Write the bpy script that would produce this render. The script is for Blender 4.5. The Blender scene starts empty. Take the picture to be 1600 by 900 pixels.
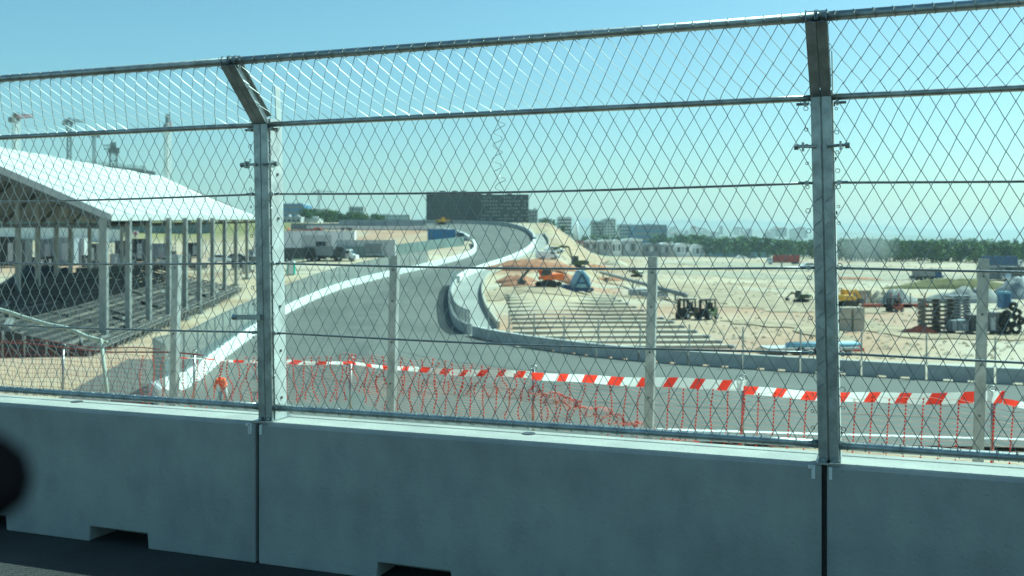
import bpy, bmesh, math, random
import numpy as np
from mathutils import Vector, Matrix
random.seed(7)
R = math.radians
sc = bpy.context.scene
col = sc.collection
F = 1555.6          # focal length in photograph pixels (35 mm on a 36 mm sensor, 1600 px wide)
CZ = 2.28           # eye height
HY = 380.0          # horizon row of the photograph

# ------------------------------------------------------------------ camera
cam = bpy.data.cameras.new('camera'); cam.lens = 35.0; cam.sensor_width = 36.0
cam.shift_y = -70.0 / 1600.0
cam.clip_start = 0.05; cam.clip_end = 40000
cam.dof.use_dof = True; cam.dof.focus_distance = 6.4; cam.dof.aperture_fstop = 2.8
co = bpy.data.objects.new('camera', cam); col.objects.link(co)
co.location = (0, 0, CZ); co.rotation_euler = (R(90), 0, 0)
sc.camera = co

# ------------------------------------------------------------------ world, sun, exposure
SUN_AZ, SUN_EL = 62.0, 50.0           # degrees to the right of the view direction, above the horizon
w = bpy.data.worlds.new('World'); sc.world = w; w.use_nodes = True
nt = w.node_tree; nt.nodes.clear()
sky = nt.nodes.new('ShaderNodeTexSky'); sky.sky_type = 'NISHITA'; sky.sun_disc = False
sky.sun_elevation = R(SUN_EL); sky.sun_rotation = R(SUN_AZ)
sky.air_density = 1.0; sky.dust_density = 1.3; sky.ozone_density = 1.3
bg = nt.nodes.new('ShaderNodeBackground'); bg.inputs['Strength'].default_value = 0.09
wo = nt.nodes.new('ShaderNodeOutputWorld')
nt.links.new(sky.outputs[0], bg.inputs[0]); nt.links.new(bg.outputs[0], wo.inputs[0])
sl = bpy.data.lights.new('sun', 'SUN'); sl.energy = 5.0; sl.angle = R(0.5); sl.color = (1.0, 0.96, 0.88)
so = bpy.data.objects.new('sun', sl); col.objects.link(so)
sd = Vector((math.sin(R(SUN_AZ)) * math.cos(R(SUN_EL)), math.cos(R(SUN_AZ)) * math.cos(R(SUN_EL)), math.sin(R(SUN_EL))))
so.rotation_euler = sd.to_track_quat('Z', 'Y').to_euler(); so.location = (20, 10, 30)
vs = sc.view_settings
vs.view_transform = 'Standard'; vs.look = 'None'; vs.gamma = 1.0; vs.exposure = 0.6
vs.use_white_balance = True; vs.white_balance_temperature = 5250; vs.white_balance_tint = -32
sc.cycles.volume_bounces = 0
sc.cycles.max_bounces = 6
sc.cycles.transparent_max_bounces = 24

# ------------------------------------------------------------------ materials
def mat(name, c, rough=0.75, metal=0.0, var=0.25, scale=3.0, bump=0.0, c2=None, detail=5.0, alpha=1.0, stretch=None, bscale=None):
    m = bpy.data.materials.new(name); m.use_nodes = True
    n = m.node_tree; N = n.nodes; L = n.links
    b = N['Principled BSDF']
    b.inputs['Roughness'].default_value = rough; b.inputs['Metallic'].default_value = metal
    tc = N.new('ShaderNodeTexCoord'); src = tc.outputs['Object']
    if stretch:
        mp = N.new('ShaderNodeMapping'); mp.inputs['Scale'].default_value = stretch
        L.new(src, mp.inputs[0]); src = mp.outputs[0]
    nz = N.new('ShaderNodeTexNoise'); nz.inputs['Scale'].default_value = scale; nz.inputs['Detail'].default_value = detail
    nz.inputs['Roughness'].default_value = 0.6
    L.new(src, nz.inputs['Vector'])
    rp = N.new('ShaderNodeValToRGB'); L.new(nz.outputs['Fac'], rp.inputs[0])
    rp.color_ramp.elements[0].position = 0.3; rp.color_ramp.elements[1].position = 0.72
    a = [max(0, x * (1 - var)) for x in c]; d = c2 if c2 else [min(1, x * (1 + var)) for x in c]
    rp.color_ramp.elements[0].color = (*a, 1); rp.color_ramp.elements[1].color = (*d, 1)
    L.new(rp.outputs[0], b.inputs['Base Color'])
    if bump:
        n2 = N.new('ShaderNodeTexNoise'); n2.inputs['Scale'].default_value = bscale or scale * 6; n2.inputs['Detail'].default_value = 4
        L.new(src, n2.inputs['Vector'])
        bp = N.new('ShaderNodeBump'); bp.inputs['Strength'].default_value = bump; bp.inputs['Distance'].default_value = 0.02
        L.new(n2.outputs['Fac'], bp.inputs['Height']); L.new(bp.outputs[0], b.inputs['Normal'])
    if alpha < 1: b.inputs['Alpha'].default_value = alpha
    return m

M = {}
M['galv'] = mat('galvanised_steel', (0.36, 0.38, 0.38), 0.42, 0.85, 0.35, 9, 0.1)
M['galv_light'] = mat('galvanised_post', (0.50, 0.52, 0.52), 0.55, 0.35, 0.25, 6, 0.1)
M['galv_mid'] = mat('weathered_post_steel', (0.40, 0.42, 0.42), 0.5, 0.5, 0.25, 6, 0.1)
M['wire'] = mat('galvanised_wire', (0.30, 0.31, 0.31), 0.42, 0.8, 0.2, 5)
M['cable'] = mat('steel_cable', (0.24, 0.25, 0.26), 0.45, 0.7, 0.3, 30)
M['bolt'] = mat('dark_bolt', (0.13, 0.13, 0.13), 0.5, 0.8, 0.3, 20)
M['white_steel'] = mat('white_clip', (0.75, 0.75, 0.72), 0.5, 0, 0.1, 10)
M['asphalt'] = mat('track_asphalt', (0.112, 0.114, 0.102), 0.9, 0, 0.26, 0.09, 0.5, bscale=3, stretch=(1, 0.5, 1))
M['asphalt_dark'] = mat('near_asphalt', (0.034, 0.034, 0.034), 0.9, 0, 0.35, 1.2, 0.9, bscale=60)
M['seam'] = mat('paving_joint', (0.06, 0.06, 0.058), 0.9)
M['worn'] = mat('worn_asphalt', (0.098, 0.100, 0.090), 0.85, 0, 0.3, 0.25, 0.4, bscale=3)
M['service'] = mat('service_road', (0.27, 0.27, 0.25), 0.9, 0, 0.15, 0.1, 0.3)
M['line'] = mat('road_paint', (0.78, 0.78, 0.76), 0.7, 0, 0.12, 1.0)
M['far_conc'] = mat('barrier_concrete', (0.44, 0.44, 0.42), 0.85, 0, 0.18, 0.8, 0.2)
M['white_conc'] = mat('white_barrier_concrete', (0.74, 0.74, 0.71), 0.8, 0, 0.1, 0.7, 0.2)  # paler copy of the barrier concrete, direct sun put into the colour
M['conc_strip'] = mat('concrete_strip', (0.44, 0.405, 0.33), 0.85, 0, 0.22, 0.5, 0.2)
M['sand2'] = mat('graded_sand', (0.42, 0.37, 0.28), 0.95, 0, 0.2, 0.3, 0.3)
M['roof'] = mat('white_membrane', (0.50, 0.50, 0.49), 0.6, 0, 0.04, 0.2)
M['roof_under'] = mat('grey_roof_lining', (0.11, 0.11, 0.10), 0.8, 0, 0.2, 0.4)  # underside of the roof, its shade put into the dark colour
M['alu'] = mat('grey_aluminium', (0.33, 0.34, 0.33), 0.5, 0.5, 0.2, 1)
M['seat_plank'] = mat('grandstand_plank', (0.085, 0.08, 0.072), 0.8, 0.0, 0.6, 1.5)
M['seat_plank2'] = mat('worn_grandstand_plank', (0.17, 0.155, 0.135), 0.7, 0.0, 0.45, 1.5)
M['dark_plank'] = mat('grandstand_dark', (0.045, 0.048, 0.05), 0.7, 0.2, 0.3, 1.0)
M['red'] = mat('red_plastic', (0.62, 0.05, 0.035), 0.5, 0, 0.15, 5)
M['white_pl'] = mat('white_plastic', (0.8, 0.8, 0.78), 0.5, 0, 0.06, 5)
M['pale_str'] = mat('pale_strand', (0.55, 0.36, 0.31), 0.6, 0, 0.1, 5)
M['red_rope'] = mat('red_rope', (0.20, 0.05, 0.045), 0.7, 0, 0.2, 5)
M['black'] = mat('black_rubber', (0.018, 0.018, 0.02), 0.7, 0, 0.3, 5)
M['fabric_black'] = mat('black_seat_fabric', (0.002, 0.002, 0.003), 0.95, 0, 0.3, 40)
M['fabric_black'].node_tree.nodes['Principled BSDF'].inputs['Specular IOR Level'].default_value = 0.0
M['darkgrey'] = mat('dark_grey_paint', (0.06, 0.065, 0.07), 0.5, 0.1, 0.25, 2)
M['grey'] = mat('grey_paint', (0.22, 0.23, 0.24), 0.6, 0.1, 0.2, 2)
M['lgrey'] = mat('light_grey_paint', (0.48, 0.49, 0.49), 0.6, 0, 0.12, 2)
M['white'] = mat('white_paint', (0.78, 0.78, 0.77), 0.45, 0, 0.06, 1)
M['glass'] = mat('vehicle_glass', (0.03, 0.04, 0.045), 0.12, 0, 0.1, 2)
M['green'] = mat('green_machine_paint', (0.06, 0.085, 0.03), 0.5, 0, 0.2, 2)
M['darkgreen'] = mat('dark_machine_paint', (0.05, 0.04, 0.025), 0.5, 0, 0.3, 2)
M['olive'] = mat('yellow_green_paint', (0.22, 0.22, 0.03), 0.5, 0, 0.2, 2)
M['yellow'] = mat('yellow_machine_paint', (0.62, 0.36, 0.03), 0.5, 0, 0.15, 2)
M['orange'] = mat('orange_machine_paint', (0.75, 0.16, 0.025), 0.5, 0, 0.15, 2)
M['hivis'] = mat('orange_hi_vis_cloth', (0.95, 0.13, 0.02), 0.8, 0, 0.12, 6)
M['lime'] = mat('lime_hi_vis_cloth', (0.45, 0.85, 0.05), 0.8, 0, 0.12, 6)
M['trouser'] = mat('pale_work_trousers', (0.42, 0.44, 0.42), 0.9, 0, 0.15, 8)
M['skin'] = mat('skin', (0.42, 0.24, 0.16), 0.6, 0, 0.08, 8)
M['hair'] = mat('dark_hair', (0.03, 0.02, 0.015), 0.8, 0, 0.2, 30)
M['blue'] = mat('blue_paint', (0.07, 0.17, 0.34), 0.5, 0, 0.15, 2)
M['navy'] = mat('navy_paint', (0.02, 0.06, 0.16), 0.5, 0, 0.15, 2)
M['lblue'] = mat('pale_blue_sheet', (0.26, 0.42, 0.52), 0.6, 0, 0.12, 1)
M['teal'] = mat('teal_plastic', (0.05, 0.42, 0.35), 0.5, 0, 0.12, 2)
M['teal_net'] = mat('teal_site_netting', (0.17, 0.22, 0.21), 0.9, 0, 0.2, 0.5)
M['redtruck'] = mat('dull_red_paint', (0.30, 0.05, 0.035), 0.6, 0, 0.2, 1)
M['rust'] = mat('red_primer_steel', (0.36, 0.10, 0.06), 0.8, 0, 0.25, 3)
M['wood'] = mat('weathered_pallet_wood', (0.15, 0.14, 0.12), 0.85, 0, 0.3, 4)
M['soil'] = mat('red_soil', (0.34, 0.17, 0.10), 1.0, 0, 0.3, 0.8, 0.6)
M['soil_pale'] = mat('pale_soil', (0.46, 0.40, 0.30), 1.0, 0, 0.2, 0.8, 0.6)
M['scrub'] = mat('dry_scrub', (0.13, 0.12, 0.05), 1.0, 0, 0.4, 0.7, 0.6)
M['leaf'] = mat('tree_leaves', (0.05, 0.105, 0.026), 0.8, 0, 0.45, 0.25)
M['leaf2'] = mat('light_tree_leaves', (0.085, 0.15, 0.03), 0.8, 0, 0.4, 0.25)
M['bark'] = mat('tree_bark', (0.09, 0.07, 0.05), 0.9, 0, 0.3, 2)
M['facade_dark'] = mat('dark_facade', (0.028, 0.032, 0.038), 0.5, 0.1, 0.2, 0.05)
M['facade_grey'] = mat('grey_facade', (0.33, 0.34, 0.34), 0.7, 0, 0.12, 0.05)
M['facade_white'] = mat('white_facade', (0.62, 0.62, 0.60), 0.7, 0, 0.08, 0.05)
M['facade_blue'] = mat('blue_facade', (0.10, 0.20, 0.36), 0.6, 0, 0.12, 0.05)
M['win'] = mat('window_glass', (0.05, 0.07, 0.08), 0.15, 0, 0.15, 0.1)
M['brick_red'] = mat('terracotta_cladding', (0.30, 0.12, 0.08), 0.8, 0, 0.2, 0.3)
M['crane_red'] = mat('crane_red_paint', (0.5, 0.07, 0.04), 0.6, 0, 0.1, 1)
M['crane_white'] = mat('crane_white_paint', (0.7, 0.7, 0.68), 0.6, 0, 0.05, 1)
M['crane_grey'] = mat('crane_grey_paint', (0.16, 0.18, 0.19), 0.6, 0.2, 0.1, 1)
M['tarp'] = mat('grey_tarpaulin', (0.30, 0.33, 0.36), 0.6, 0, 0.15, 1)
M['gravel'] = mat('pale_gravel', (0.27, 0.27, 0.26), 1.0, 0, 0.25, 1.5, 0.8)
M['hose'] = mat('pale_hose', (0.36, 0.38, 0.33), 0.7, 0, 0.15, 2)
M['hill'] = mat('distant_hillside', (0.14, 0.16, 0.12), 1, 0, 0.3, 0.002)

for k_, c_ in (('white_pl', (0.85, 0.85, 0.82)), ('red', (0.8, 0.05, 0.03)), ('pale_str', (0.75, 0.50, 0.44))):
    n_ = M[k_].node_tree; out_n = [x for x in n_.nodes if x.type == 'OUTPUT_MATERIAL'][0]; pb = n_.nodes['Principled BSDF']
    tl = n_.nodes.new('ShaderNodeBsdfTranslucent'); tl.inputs[0].default_value = (*c_, 1); mx_ = n_.nodes.new('ShaderNodeMixShader'); mx_.inputs[0].default_value = 0.5
    n_.links.new(pb.outputs[0], mx_.inputs[1]); n_.links.new(tl.outputs[0], mx_.inputs[2]); n_.links.new(mx_.outputs[0], out_n.inputs['Surface'])

# near barrier concrete: mottled, small pits, faint vertical form marks
def near_concrete():
    m = mat('cast_barrier_concrete', (0.36, 0.36, 0.345), 0.85, 0, 0.10, 1.4, 0.25, bscale=45)
    N = m.node_tree.nodes; L = m.node_tree.links; b = N['Principled BSDF']
    old = b.inputs['Base Color'].links[0].from_socket
    tc = [n for n in N if n.type == 'TEX_COORD'][0]
    v = N.new('ShaderNodeTexVoronoi'); v.inputs['Scale'].default_value = 22
    L.new(tc.outputs['Object'], v.inputs['Vector'])
    r = N.new('ShaderNodeValToRGB'); L.new(v.outputs['Distance'], r.inputs[0])
    r.color_ramp.elements[0].position = 0.0; r.color_ramp.elements[0].color = (0.35, 0.35, 0.35, 1)
    r.color_ramp.elements[1].position = 0.10; r.color_ramp.elements[1].color = (1, 1, 1, 1)
    mp = N.new('ShaderNodeMapping'); mp.inputs['Scale'].default_value = (1.5, 1.5, 0.9)
    L.new(tc.outputs['Object'], mp.inputs[0])
    s = N.new('ShaderNodeTexNoise'); s.inputs['Scale'].default_value = 3; s.inputs['Detail'].default_value = 6
    L.new(mp.outputs[0], s.inputs['Vector'])
    r2 = N.new('ShaderNodeValToRGB'); L.new(s.outputs['Fac'], r2.inputs[0])
    r2.color_ramp.elements[0].position = 0.3; r2.color_ramp.elements[0].color = (0.84, 0.84, 0.85, 1)
    r2.color_ramp.elements[1].position = 0.75; r2.color_ramp.elements[1].color = (1.1, 1.1, 1.06, 1)
    cur = old
    for q in (r, r2):
        mx = N.new('ShaderNodeMix'); mx.data_type = 'RGBA'; mx.blend_type = 'MULTIPLY'; mx.inputs[0].default_value = 1
        L.new(cur, mx.inputs[6]); L.new(q.outputs[0], mx.inputs[7]); cur = mx.outputs[2]
    L.new(cur, b.inputs['Base Color'])
    return m
M['near_conc'] = near_concrete()

def mesh_fabric():
    m = bpy.data.materials.new('fine_fence_mesh'); m.use_nodes = True
    b = m.node_tree.nodes['Principled BSDF']
    b.inputs['Base Color'].default_value = (0.15, 0.20, 0.215, 1); b.inputs['Roughness'].default_value = 0.6
    b.inputs['Metallic'].default_value = 0.3; b.inputs['Alpha'].default_value = 0.7
    return m
M['fabric'] = mesh_fabric()

# ------------------------------------------------------------------ mesh helpers
class MB:
    def __init__(s): s.v = []; s.f = []; s.mi = []
    def add(s, vs_, fs, mi=0):
        k = len(s.v); s.v += [tuple(p) for p in vs_]; s.f += [tuple(i + k for i in f) for f in fs]; s.mi += [mi] * len(fs); return s
    def box(s, c, d, rz=0.0, mi=0, rx=0.0, ry=0.0):
        m = Matrix.Translation(c) @ Matrix.Rotation(rz, 4, 'Z') @ Matrix.Rotation(ry, 4, 'Y') @ Matrix.Rotation(rx, 4, 'X')
        p = [m @ Vector((x * d[0] / 2, y * d[1] / 2, z * d[2] / 2)) for x in (-1, 1) for y in (-1, 1) for z in (-1, 1)]
        return s.add(p, [(0, 1, 3, 2), (4, 6, 7, 5), (0, 4, 5, 1), (2, 3, 7, 6), (0, 2, 6, 4), (1, 5, 7, 3)], mi)
    def bar(s, a, b, wd, h=None, mi=0):
        a = Vector(a); b = Vector(b); h = h or wd; d = (b - a)
        if d.length < 1e-6: return s
        d.normalize(); up = Vector((0, 0, 1)) if abs(d.z) < 0.95 else Vector((0, 1, 0))
        x = d.cross(up).normalized(); y = x.cross(d).normalized()
        p = [q + x * i * wd / 2 + y * j * h / 2 for q in (a, b) for i, j in ((-1, -1), (1, -1), (1, 1), (-1, 1))]
        return s.add(p, [(0, 3, 2, 1), (4, 5, 6, 7), (0, 1, 5, 4), (1, 2, 6, 5), (2, 3, 7, 6), (3, 0, 4, 7)], mi)
    def tube(s, pts, r, n=6, mi=0, cap=True, closed=False):
        pts = [Vector(p) for p in pts]; k = len(s.v); m = len(pts)
        rr = r if isinstance(r, (list, tuple)) else [r] * m
        for i, p in enumerate(pts):
            if closed: d = pts[(i + 1) % m] - pts[i - 1]
            else: d = pts[min(i + 1, m - 1)] - pts[max(i - 1, 0)]
            d.normalize(); up = Vector((0, 0, 1)) if abs(d.z) < 0.9 else Vector((1, 0, 0))
            x = d.cross(up).normalized(); y = x.cross(d).normalized()
            for j in range(n):
                a = 2 * math.pi * j / n; s.v.append(tuple(p + (x * math.cos(a) + y * math.sin(a)) * rr[i]))
        for i in range(m if closed else m - 1):
            i2 = (i + 1) % m
            for j in range(n):
                j2 = (j + 1) % n; s.f.append((k + i * n + j, k + i * n + j2, k + i2 * n + j2, k + i2 * n + j)); s.mi.append(mi)
        if cap and not closed:
            s.f.append(tuple(k + j for j in range(n))[::-1]); s.f.append(tuple(k + (m - 1) * n + j for j in range(n))); s.mi += [mi, mi]
        return s
    def prism(s, poly, y0, y1, mi=0, axis='y'):     # poly in (x, z), extruded along y
        n = len(poly)
        if axis == 'y': p = [(x, y0, z) for x, z in poly] + [(x, y1, z) for x, z in poly]
        elif axis == 'x': p = [(y0, x, z) for x, z in poly] + [(y1, x, z) for x, z in poly]
        else: p = [(x, z, y0) for x, z in poly] + [(x, z, y1) for x, z in poly]
        fs = [tuple(range(n)), tuple(range(2 * n - 1, n - 1, -1))] + [(i, i + n, (i + 1) % n + n, (i + 1) % n) for i in range(n)]
        return s.add(p, fs, mi)
    def ball(s, c, r, sc_=(1, 1, 1), u=8, v_=5, mi=0, jit=0.0):
        k = len(s.v); c = Vector(c)
        s.v.append(tuple(c + Vector((0, 0, r * sc_[2]))))
        for i in range(1, v_):
            t = math.pi * i / v_
            for j in range(u):
                a = 2 * math.pi * j / u; q = r * (1 + random.uniform(-jit, jit))
                s.v.append(tuple(c + Vector((math.sin(t) * math.cos(a) * q * sc_[0], math.sin(t) * math.sin(a) * q * sc_[1], math.cos(t) * q * sc_[2]))))
        s.v.append(tuple(c - Vector((0, 0, r * sc_[2])))); e = len(s.v) - 1
        for j in range(u): s.f.append((k, k + 1 + j, k + 1 + (j + 1) % u)); s.mi.append(mi)
        for i in range(v_ - 2):
            for j in range(u):
                a = k + 1 + i * u; s.f.append((a + j, a + u + j, a + u + (j + 1) % u, a + (j + 1) % u)); s.mi.append(mi)
        a = k + 1 + (v_ - 2) * u
        for j in range(u): s.f.append((a + (j + 1) % u, a + j, e)); s.mi.append(mi)
        return s
    def mesh(s, name, mats, smooth=False):
        me = bpy.data.meshes.new(name); me.from_pydata(s.v, [], s.f)
        for m in (mats if isinstance(mats, (list, tuple)) else [mats]): me.materials.append(m)
        if any(s.mi): me.polygons.foreach_set('material_index', s.mi)
        if smooth: me.polygons.foreach_set('use_smooth', [True] * len(s.f))
        me.update(); return me
    def build(s, name, mats, parent=None, smooth=False, bevel=0, fix=True):
        me = s.mesh(name, mats, smooth)
        if fix and len(s.f) < 4000:
            bm = bmesh.new(); bm.from_mesh(me); bmesh.ops.recalc_face_normals(bm, faces=bm.faces)
            if bevel: bmesh.ops.bevel(bm, geom=[e for e in bm.edges if e.is_manifold and e.calc_face_angle(0) > 0.6], offset=bevel, segments=1, affect='EDGES', clamp_overlap=True)
            bm.to_mesh(me); bm.free()
        return link(name, me, parent)
def link(name, me, parent=None):
    o = bpy.data.objects.new(name, me); col.objects.link(o)
    if parent: o.parent = parent
    return o
def tag(o, label=None, cat=None, group=None, kind=None):
    if label and len(label.split()) > 16: print('LONG', len(label.split()), label)
    if label: o['label'] = label
    if cat: o['category'] = cat
    if group: o['group'] = group
    if kind: o['kind'] = kind
    return o
def thing(name, loc, rz, label, cat, group=None):
    o = bpy.data.objects.new(name, None); col.objects.link(o); o.empty_display_size = 0.3
    o.location = loc; o.rotation_euler = (0, 0, rz); return tag(o, label, cat, group)
def dup(root, loc, rz, label=None, group=None, sc_=None):
    if label and len(label.split()) > 16: print('LONG', len(label.split()), label)
    r = root.copy(); col.objects.link(r); r.location = loc; r.rotation_euler = (0, 0, rz)
    if label: r['label'] = label
    if group: r['group'] = group
    if sc_: r.scale = sc_
    for ch in list(root.children):
        c = ch.copy(); col.objects.link(c); c.parent = r
        for g in ch.children:
            d = g.copy(); col.objects.link(d); d.parent = c
    return r

# ------------------------------------------------------------------ site levels
ZY = [-1e9, 110, 138, 163, 190, 220, 245, 275, 310, 345, 420, 600, 900, 2000, 6000, 40000]
ZR = [-6.5, -6.5, -5.7, -4.0, -2.0, 0.16, 2.28, 4.93, 8.6, 9.4, 9.6, 13.5, 12, -20, -60, -60]
ZL = [-6.5, -6.5, -5.7, -4.4, -3.2, -1.6, 0.2, 3.0, 7.0, 10.2, 14.6, 17, 16, -20, -60, -60]
ZF = [-6.5, -6.5, -6.5, -6.5, -6.5, -6.5, -6.5, -6.5, -6.5, -6.5, -6.5, -6.5, -9, -45, -70, -70]
NX, NY = 0.348, 0.9375          # fence normal pointing away from the camera
def smooth(a, b, x):
    t = np.clip((x - a) / (b - a), 0, 1); return t * t * (3 - 2 * t)
def gz_np(X, Y):
    Ys = np.maximum(Y, 1.0); u = X / Ys
    zr = np.interp(Y, ZY, ZR); zl = np.interp(Y, ZY, ZL); zf = np.interp(Y, ZY, ZF)
    wl = 1 - smooth(-0.34, -0.18, u); wf = smooth(0.032, 0.095, u)
    z = zr * (1 - wl) + zl * wl; z = z * (1 - wf) + zf * wf
    D = NX * X + NY * Y
    plat = np.interp(D, [6.7, 9.5, 14.2], [-0.05, -0.66, -0.66])
    a = smooth(14.0, 26.0, D)
    z = np.where(D < 14.2, plat, plat * (1 - a) + z * a)
    return z
def gz(X, Y): return float(gz_np(np.array([X], float), np.array([Y], float))[0])
def P(px, py, d): return Vector(((px - 800) / F * d, d, CZ - (py - HY) / F * d))
def hit(px, py):
    """first ground point seen at a photograph pixel, beyond the embankment"""
    u = (px - 800) / F; s = (py - HY) / F
    d = np.concatenate([np.arange(26, 500, 0.25), np.arange(500, 3000, 4.0)])
    g = gz_np(u * d, d) - (CZ - s * d)
    k = np.where(g >= 0)[0]
    dd = float(d[k[0]]) if len(k) else 600.0
    return Vector((u * dd, dd, gz(u * dd, dd)))

# ------------------------------------------------------------------ the race track ribbon
EDGE = [((1900, 712), (1900, 612)), ((1600, 700), (1600, 602)), ((1300, 695), (1270, 583)), ((1000, 690), (1000, 564)), ((700, 690), (860, 548)),
        ((400, 672), (775, 534)), ((245, 628), (735, 524)), ((300, 602), (713, 511)), ((345, 564), (705, 492)), ((400, 522), (702, 472)),
        ((452, 488), (706, 452)), ((525, 455), (722, 434)), ((600, 434), (757, 420)), ((668, 419), (790, 409)), ((722, 405), (815, 398)),
        ((741, 396), (829, 388)), ((744, 388), (834, 378)), ((738, 378), (830, 368)), ((722, 368), (814, 358.5)), ((695, 362), (780, 352)),
        ((650, 359), (710, 349.5)), ((560, 358.5), (620, 349)), ((470, 357.5), (520, 349.0))]
def cr(pts, n):        # Catmull-Rom resample
    out = []
    for i in range(len(pts) - 1):
        p0 = pts[max(i - 1, 0)]; p1 = pts[i]; p2 = pts[i + 1]; p3 = pts[min(i + 2, len(pts) - 1)]
        for k in range(n):
            t = k / n
            out.append(0.5 * ((2 * p1) + (-p0 + p2) * t + (2 * p0 - 5 * p1 + 4 * p2 - p3) * t * t + (-p0 + 3 * p1 - 3 * p2 + p3) * t ** 3))
    out.append(pts[-1]); return out
Lw = cr([hit(*a) for a, b in EDGE], 8); Rw = cr([hit(*b) for a, b in EDGE], 8)
SVL = [(700, 524), (703, 505), (704, 470), (712, 447), (740, 426), (790, 409.5), (829, 389), (835, 377), (829, 366)]
SVR = [(786, 528), (772, 506), (757, 478), (753, 452), (766, 430), (806, 411), (850, 391), (857, 379), (848, 365)]
SL = cr([hit(*a) for a in SVL], 8); SR = cr([hit(*a) for a in SVR], 8)

def ribbon(name, A, B, nx, dz, m, extra=None):
    mb = MB(); n = len(A)
    for i in range(n):
        for k in range(nx + 1):
            t = k / nx; p = A[i].lerp(B[i], t); mb.v.append((p.x, p.y, p.z + dz))
    for i in range(n - 1):
        for k in range(nx):
            a = i * (nx + 1) + k; mb.f.append((a, a + 1, a + nx + 2, a + nx + 1)); mb.mi.append(0)
    return mb.build(name, m, None, True, fix=False)

# ground sheet
def axis(segs):
    out = [];
    for a, b, n, g in segs:
        t = np.linspace(0, 1, n, endpoint=False)
        out.append(a + (b - a) * t ** g)
    out.append(np.array([segs[-1][1]])); return np.concatenate(out)
gx = np.concatenate([-axis([(90, 14000, 26, 3.0)])[::-1], axis([(-90, 140, 154, 1)])[1:-1], axis([(140, 14000, 26, 3.0)])])
gy = np.concatenate([-axis([(12, 600, 8, 2)])[::-1], axis([(-12, 30, 42, 1)])[1:-1], axis([(30, 330, 170, 1)])[:-1], axis([(330, 14000, 44, 3.0)])])
GX, GY = np.meshgrid(gx, gy)
GZ = gz_np(GX, GY)
# soft unevenness of the graded site
rng = np.random.default_rng(3)
def lump(X, Y, s, seed):
    r = np.random.default_rng(seed); z = np.zeros_like(X)
    for i in range(7):
        a = r.uniform(0, 6.28); k = r.uniform(0.6, 1.6) / s
        z += np.sin((X * math.cos(a) + Y * math.sin(a)) * k + r.uniform(0, 6.28))
    return z / 7
unev = lump(GX, GY, 6, 1) * 0.35 + lump(GX, GY, 20, 2) * 0.5
DD = NX * GX + NY * GY
unev *= smooth(60, 130, DD) * (0.25 + 0.75 * smooth(150, 200, GY))
# flatten under the roads
rib = []
for A, B in ((Lw, Rw), (SL, SR)):
    for i in range(len(A) - 1):
        for f in (0, .5):
            a = A[i].lerp(A[i + 1], f); b = B[i].lerp(B[i + 1], f)
            for k in range(9): rib.append(a.lerp(b, k / 8))
rib = np.array([tuple(p) for p in rib])
sel = (np.abs(GX) < 130) & (GY > 35) & (GY < 345)
sx = GX[sel]; sy = GY[sel]; dist = np.zeros(len(sx)); zt = np.zeros(len(sx))
for i in range(0, len(sx), 4000):
    d2 = (sx[i:i + 4000, None] - rib[None, :, 0]) ** 2 + (sy[i:i + 4000, None] - rib[None, :, 1]) ** 2
    k = d2.argmin(1); dist[i:i + 4000] = np.sqrt(d2[np.arange(len(k)), k]); zt[i:i + 4000] = rib[k, 2]
wgt = np.zeros_like(GX); tz = np.zeros_like(GX)
wgt[sel] = 1 - smooth(2.2, 8.0, dist); tz[sel] = zt
GZ = (GZ + unev) * (1 - wgt) + (tz - 0.18) * wgt
def gz(X, Y):
    i = int(np.clip(np.searchsorted(gx, X) - 1, 0, len(gx) - 2)); j = int(np.clip(np.searchsorted(gy, Y) - 1, 0, len(gy) - 2))
    a = (X - gx[i]) / (gx[i + 1] - gx[i]); c = (Y - gy[j]) / (gy[j + 1] - gy[j])
    return float((GZ[j, i] * (1 - a) + GZ[j, i + 1] * a) * (1 - c) + (GZ[j + 1, i] * (1 - a) + GZ[j + 1, i + 1] * a) * c)
me = bpy.data.meshes.new('ground'); ny, nx_ = GX.shape
verts = np.stack([GX, GY, GZ], -1).reshape(-1, 3)
idx = np.arange(ny * nx_).reshape(ny, nx_)
quads = np.stack([idx[:-1, :-1], idx[:-1, 1:], idx[1:, 1:], idx[1:, :-1]], -1).reshape(-1, 4)
me.from_pydata(verts.tolist(), [], quads.tolist()); me.polygons.foreach_set('use_smooth', [True] * len(quads))
U = GX / np.maximum(GY, 1)
grass = smooth(255, 300, GY) * (1 - smooth(-0.24, -0.17, U)) * (GY < 700)
grass = np.maximum(grass, smooth(318, 345, GY) * (U < 0.03) * (U > -0.3) * 0.8)
grass = np.maximum(grass, smooth(600, 900, GY))
red = np.exp(-((lump(GX, GY, 25, 9) - 0.55) / 0.22) ** 2) * 0.7
red = np.maximum(red, smooth(205, 225, GY) * (1 - smooth(300, 330, GY)) * (U > -0.26) * (U < -0.05) * (0.35 + 0.4 * (lump(GX, GY, 8, 5) > 0.05)))
red = np.maximum(red, 0.9 * smooth(-.03, 0.0, U) * (1 - smooth(0.10, 0.12, U)) * smooth(168, 176, GY) * (1 - smooth(205, 225, GY)) * (lump(GX, GY, 5, 8) > -0.1))
slope_ = smooth(0.018, 0.03, U) * (1 - smooth(0.11, 0.14, U)) * smooth(215, 235, GY) * (GY < 600)
red = np.maximum(red, slope_ * (0.45 + 0.3 * lump(GX, GY, 7, 12))); grass = np.maximum(grass, slope_ * np.clip(0.25 + 0.8 * lump(GX, GY, 9, 13), 0, .7))
at = me.attributes.new('cover', 'FLOAT_COLOR', 'POINT')
cc = np.stack([grass, red, np.zeros_like(grass), np.ones_like(grass)], -1).reshape(-1)
at.data.foreach_set('color', cc.astype(np.float32))
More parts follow.
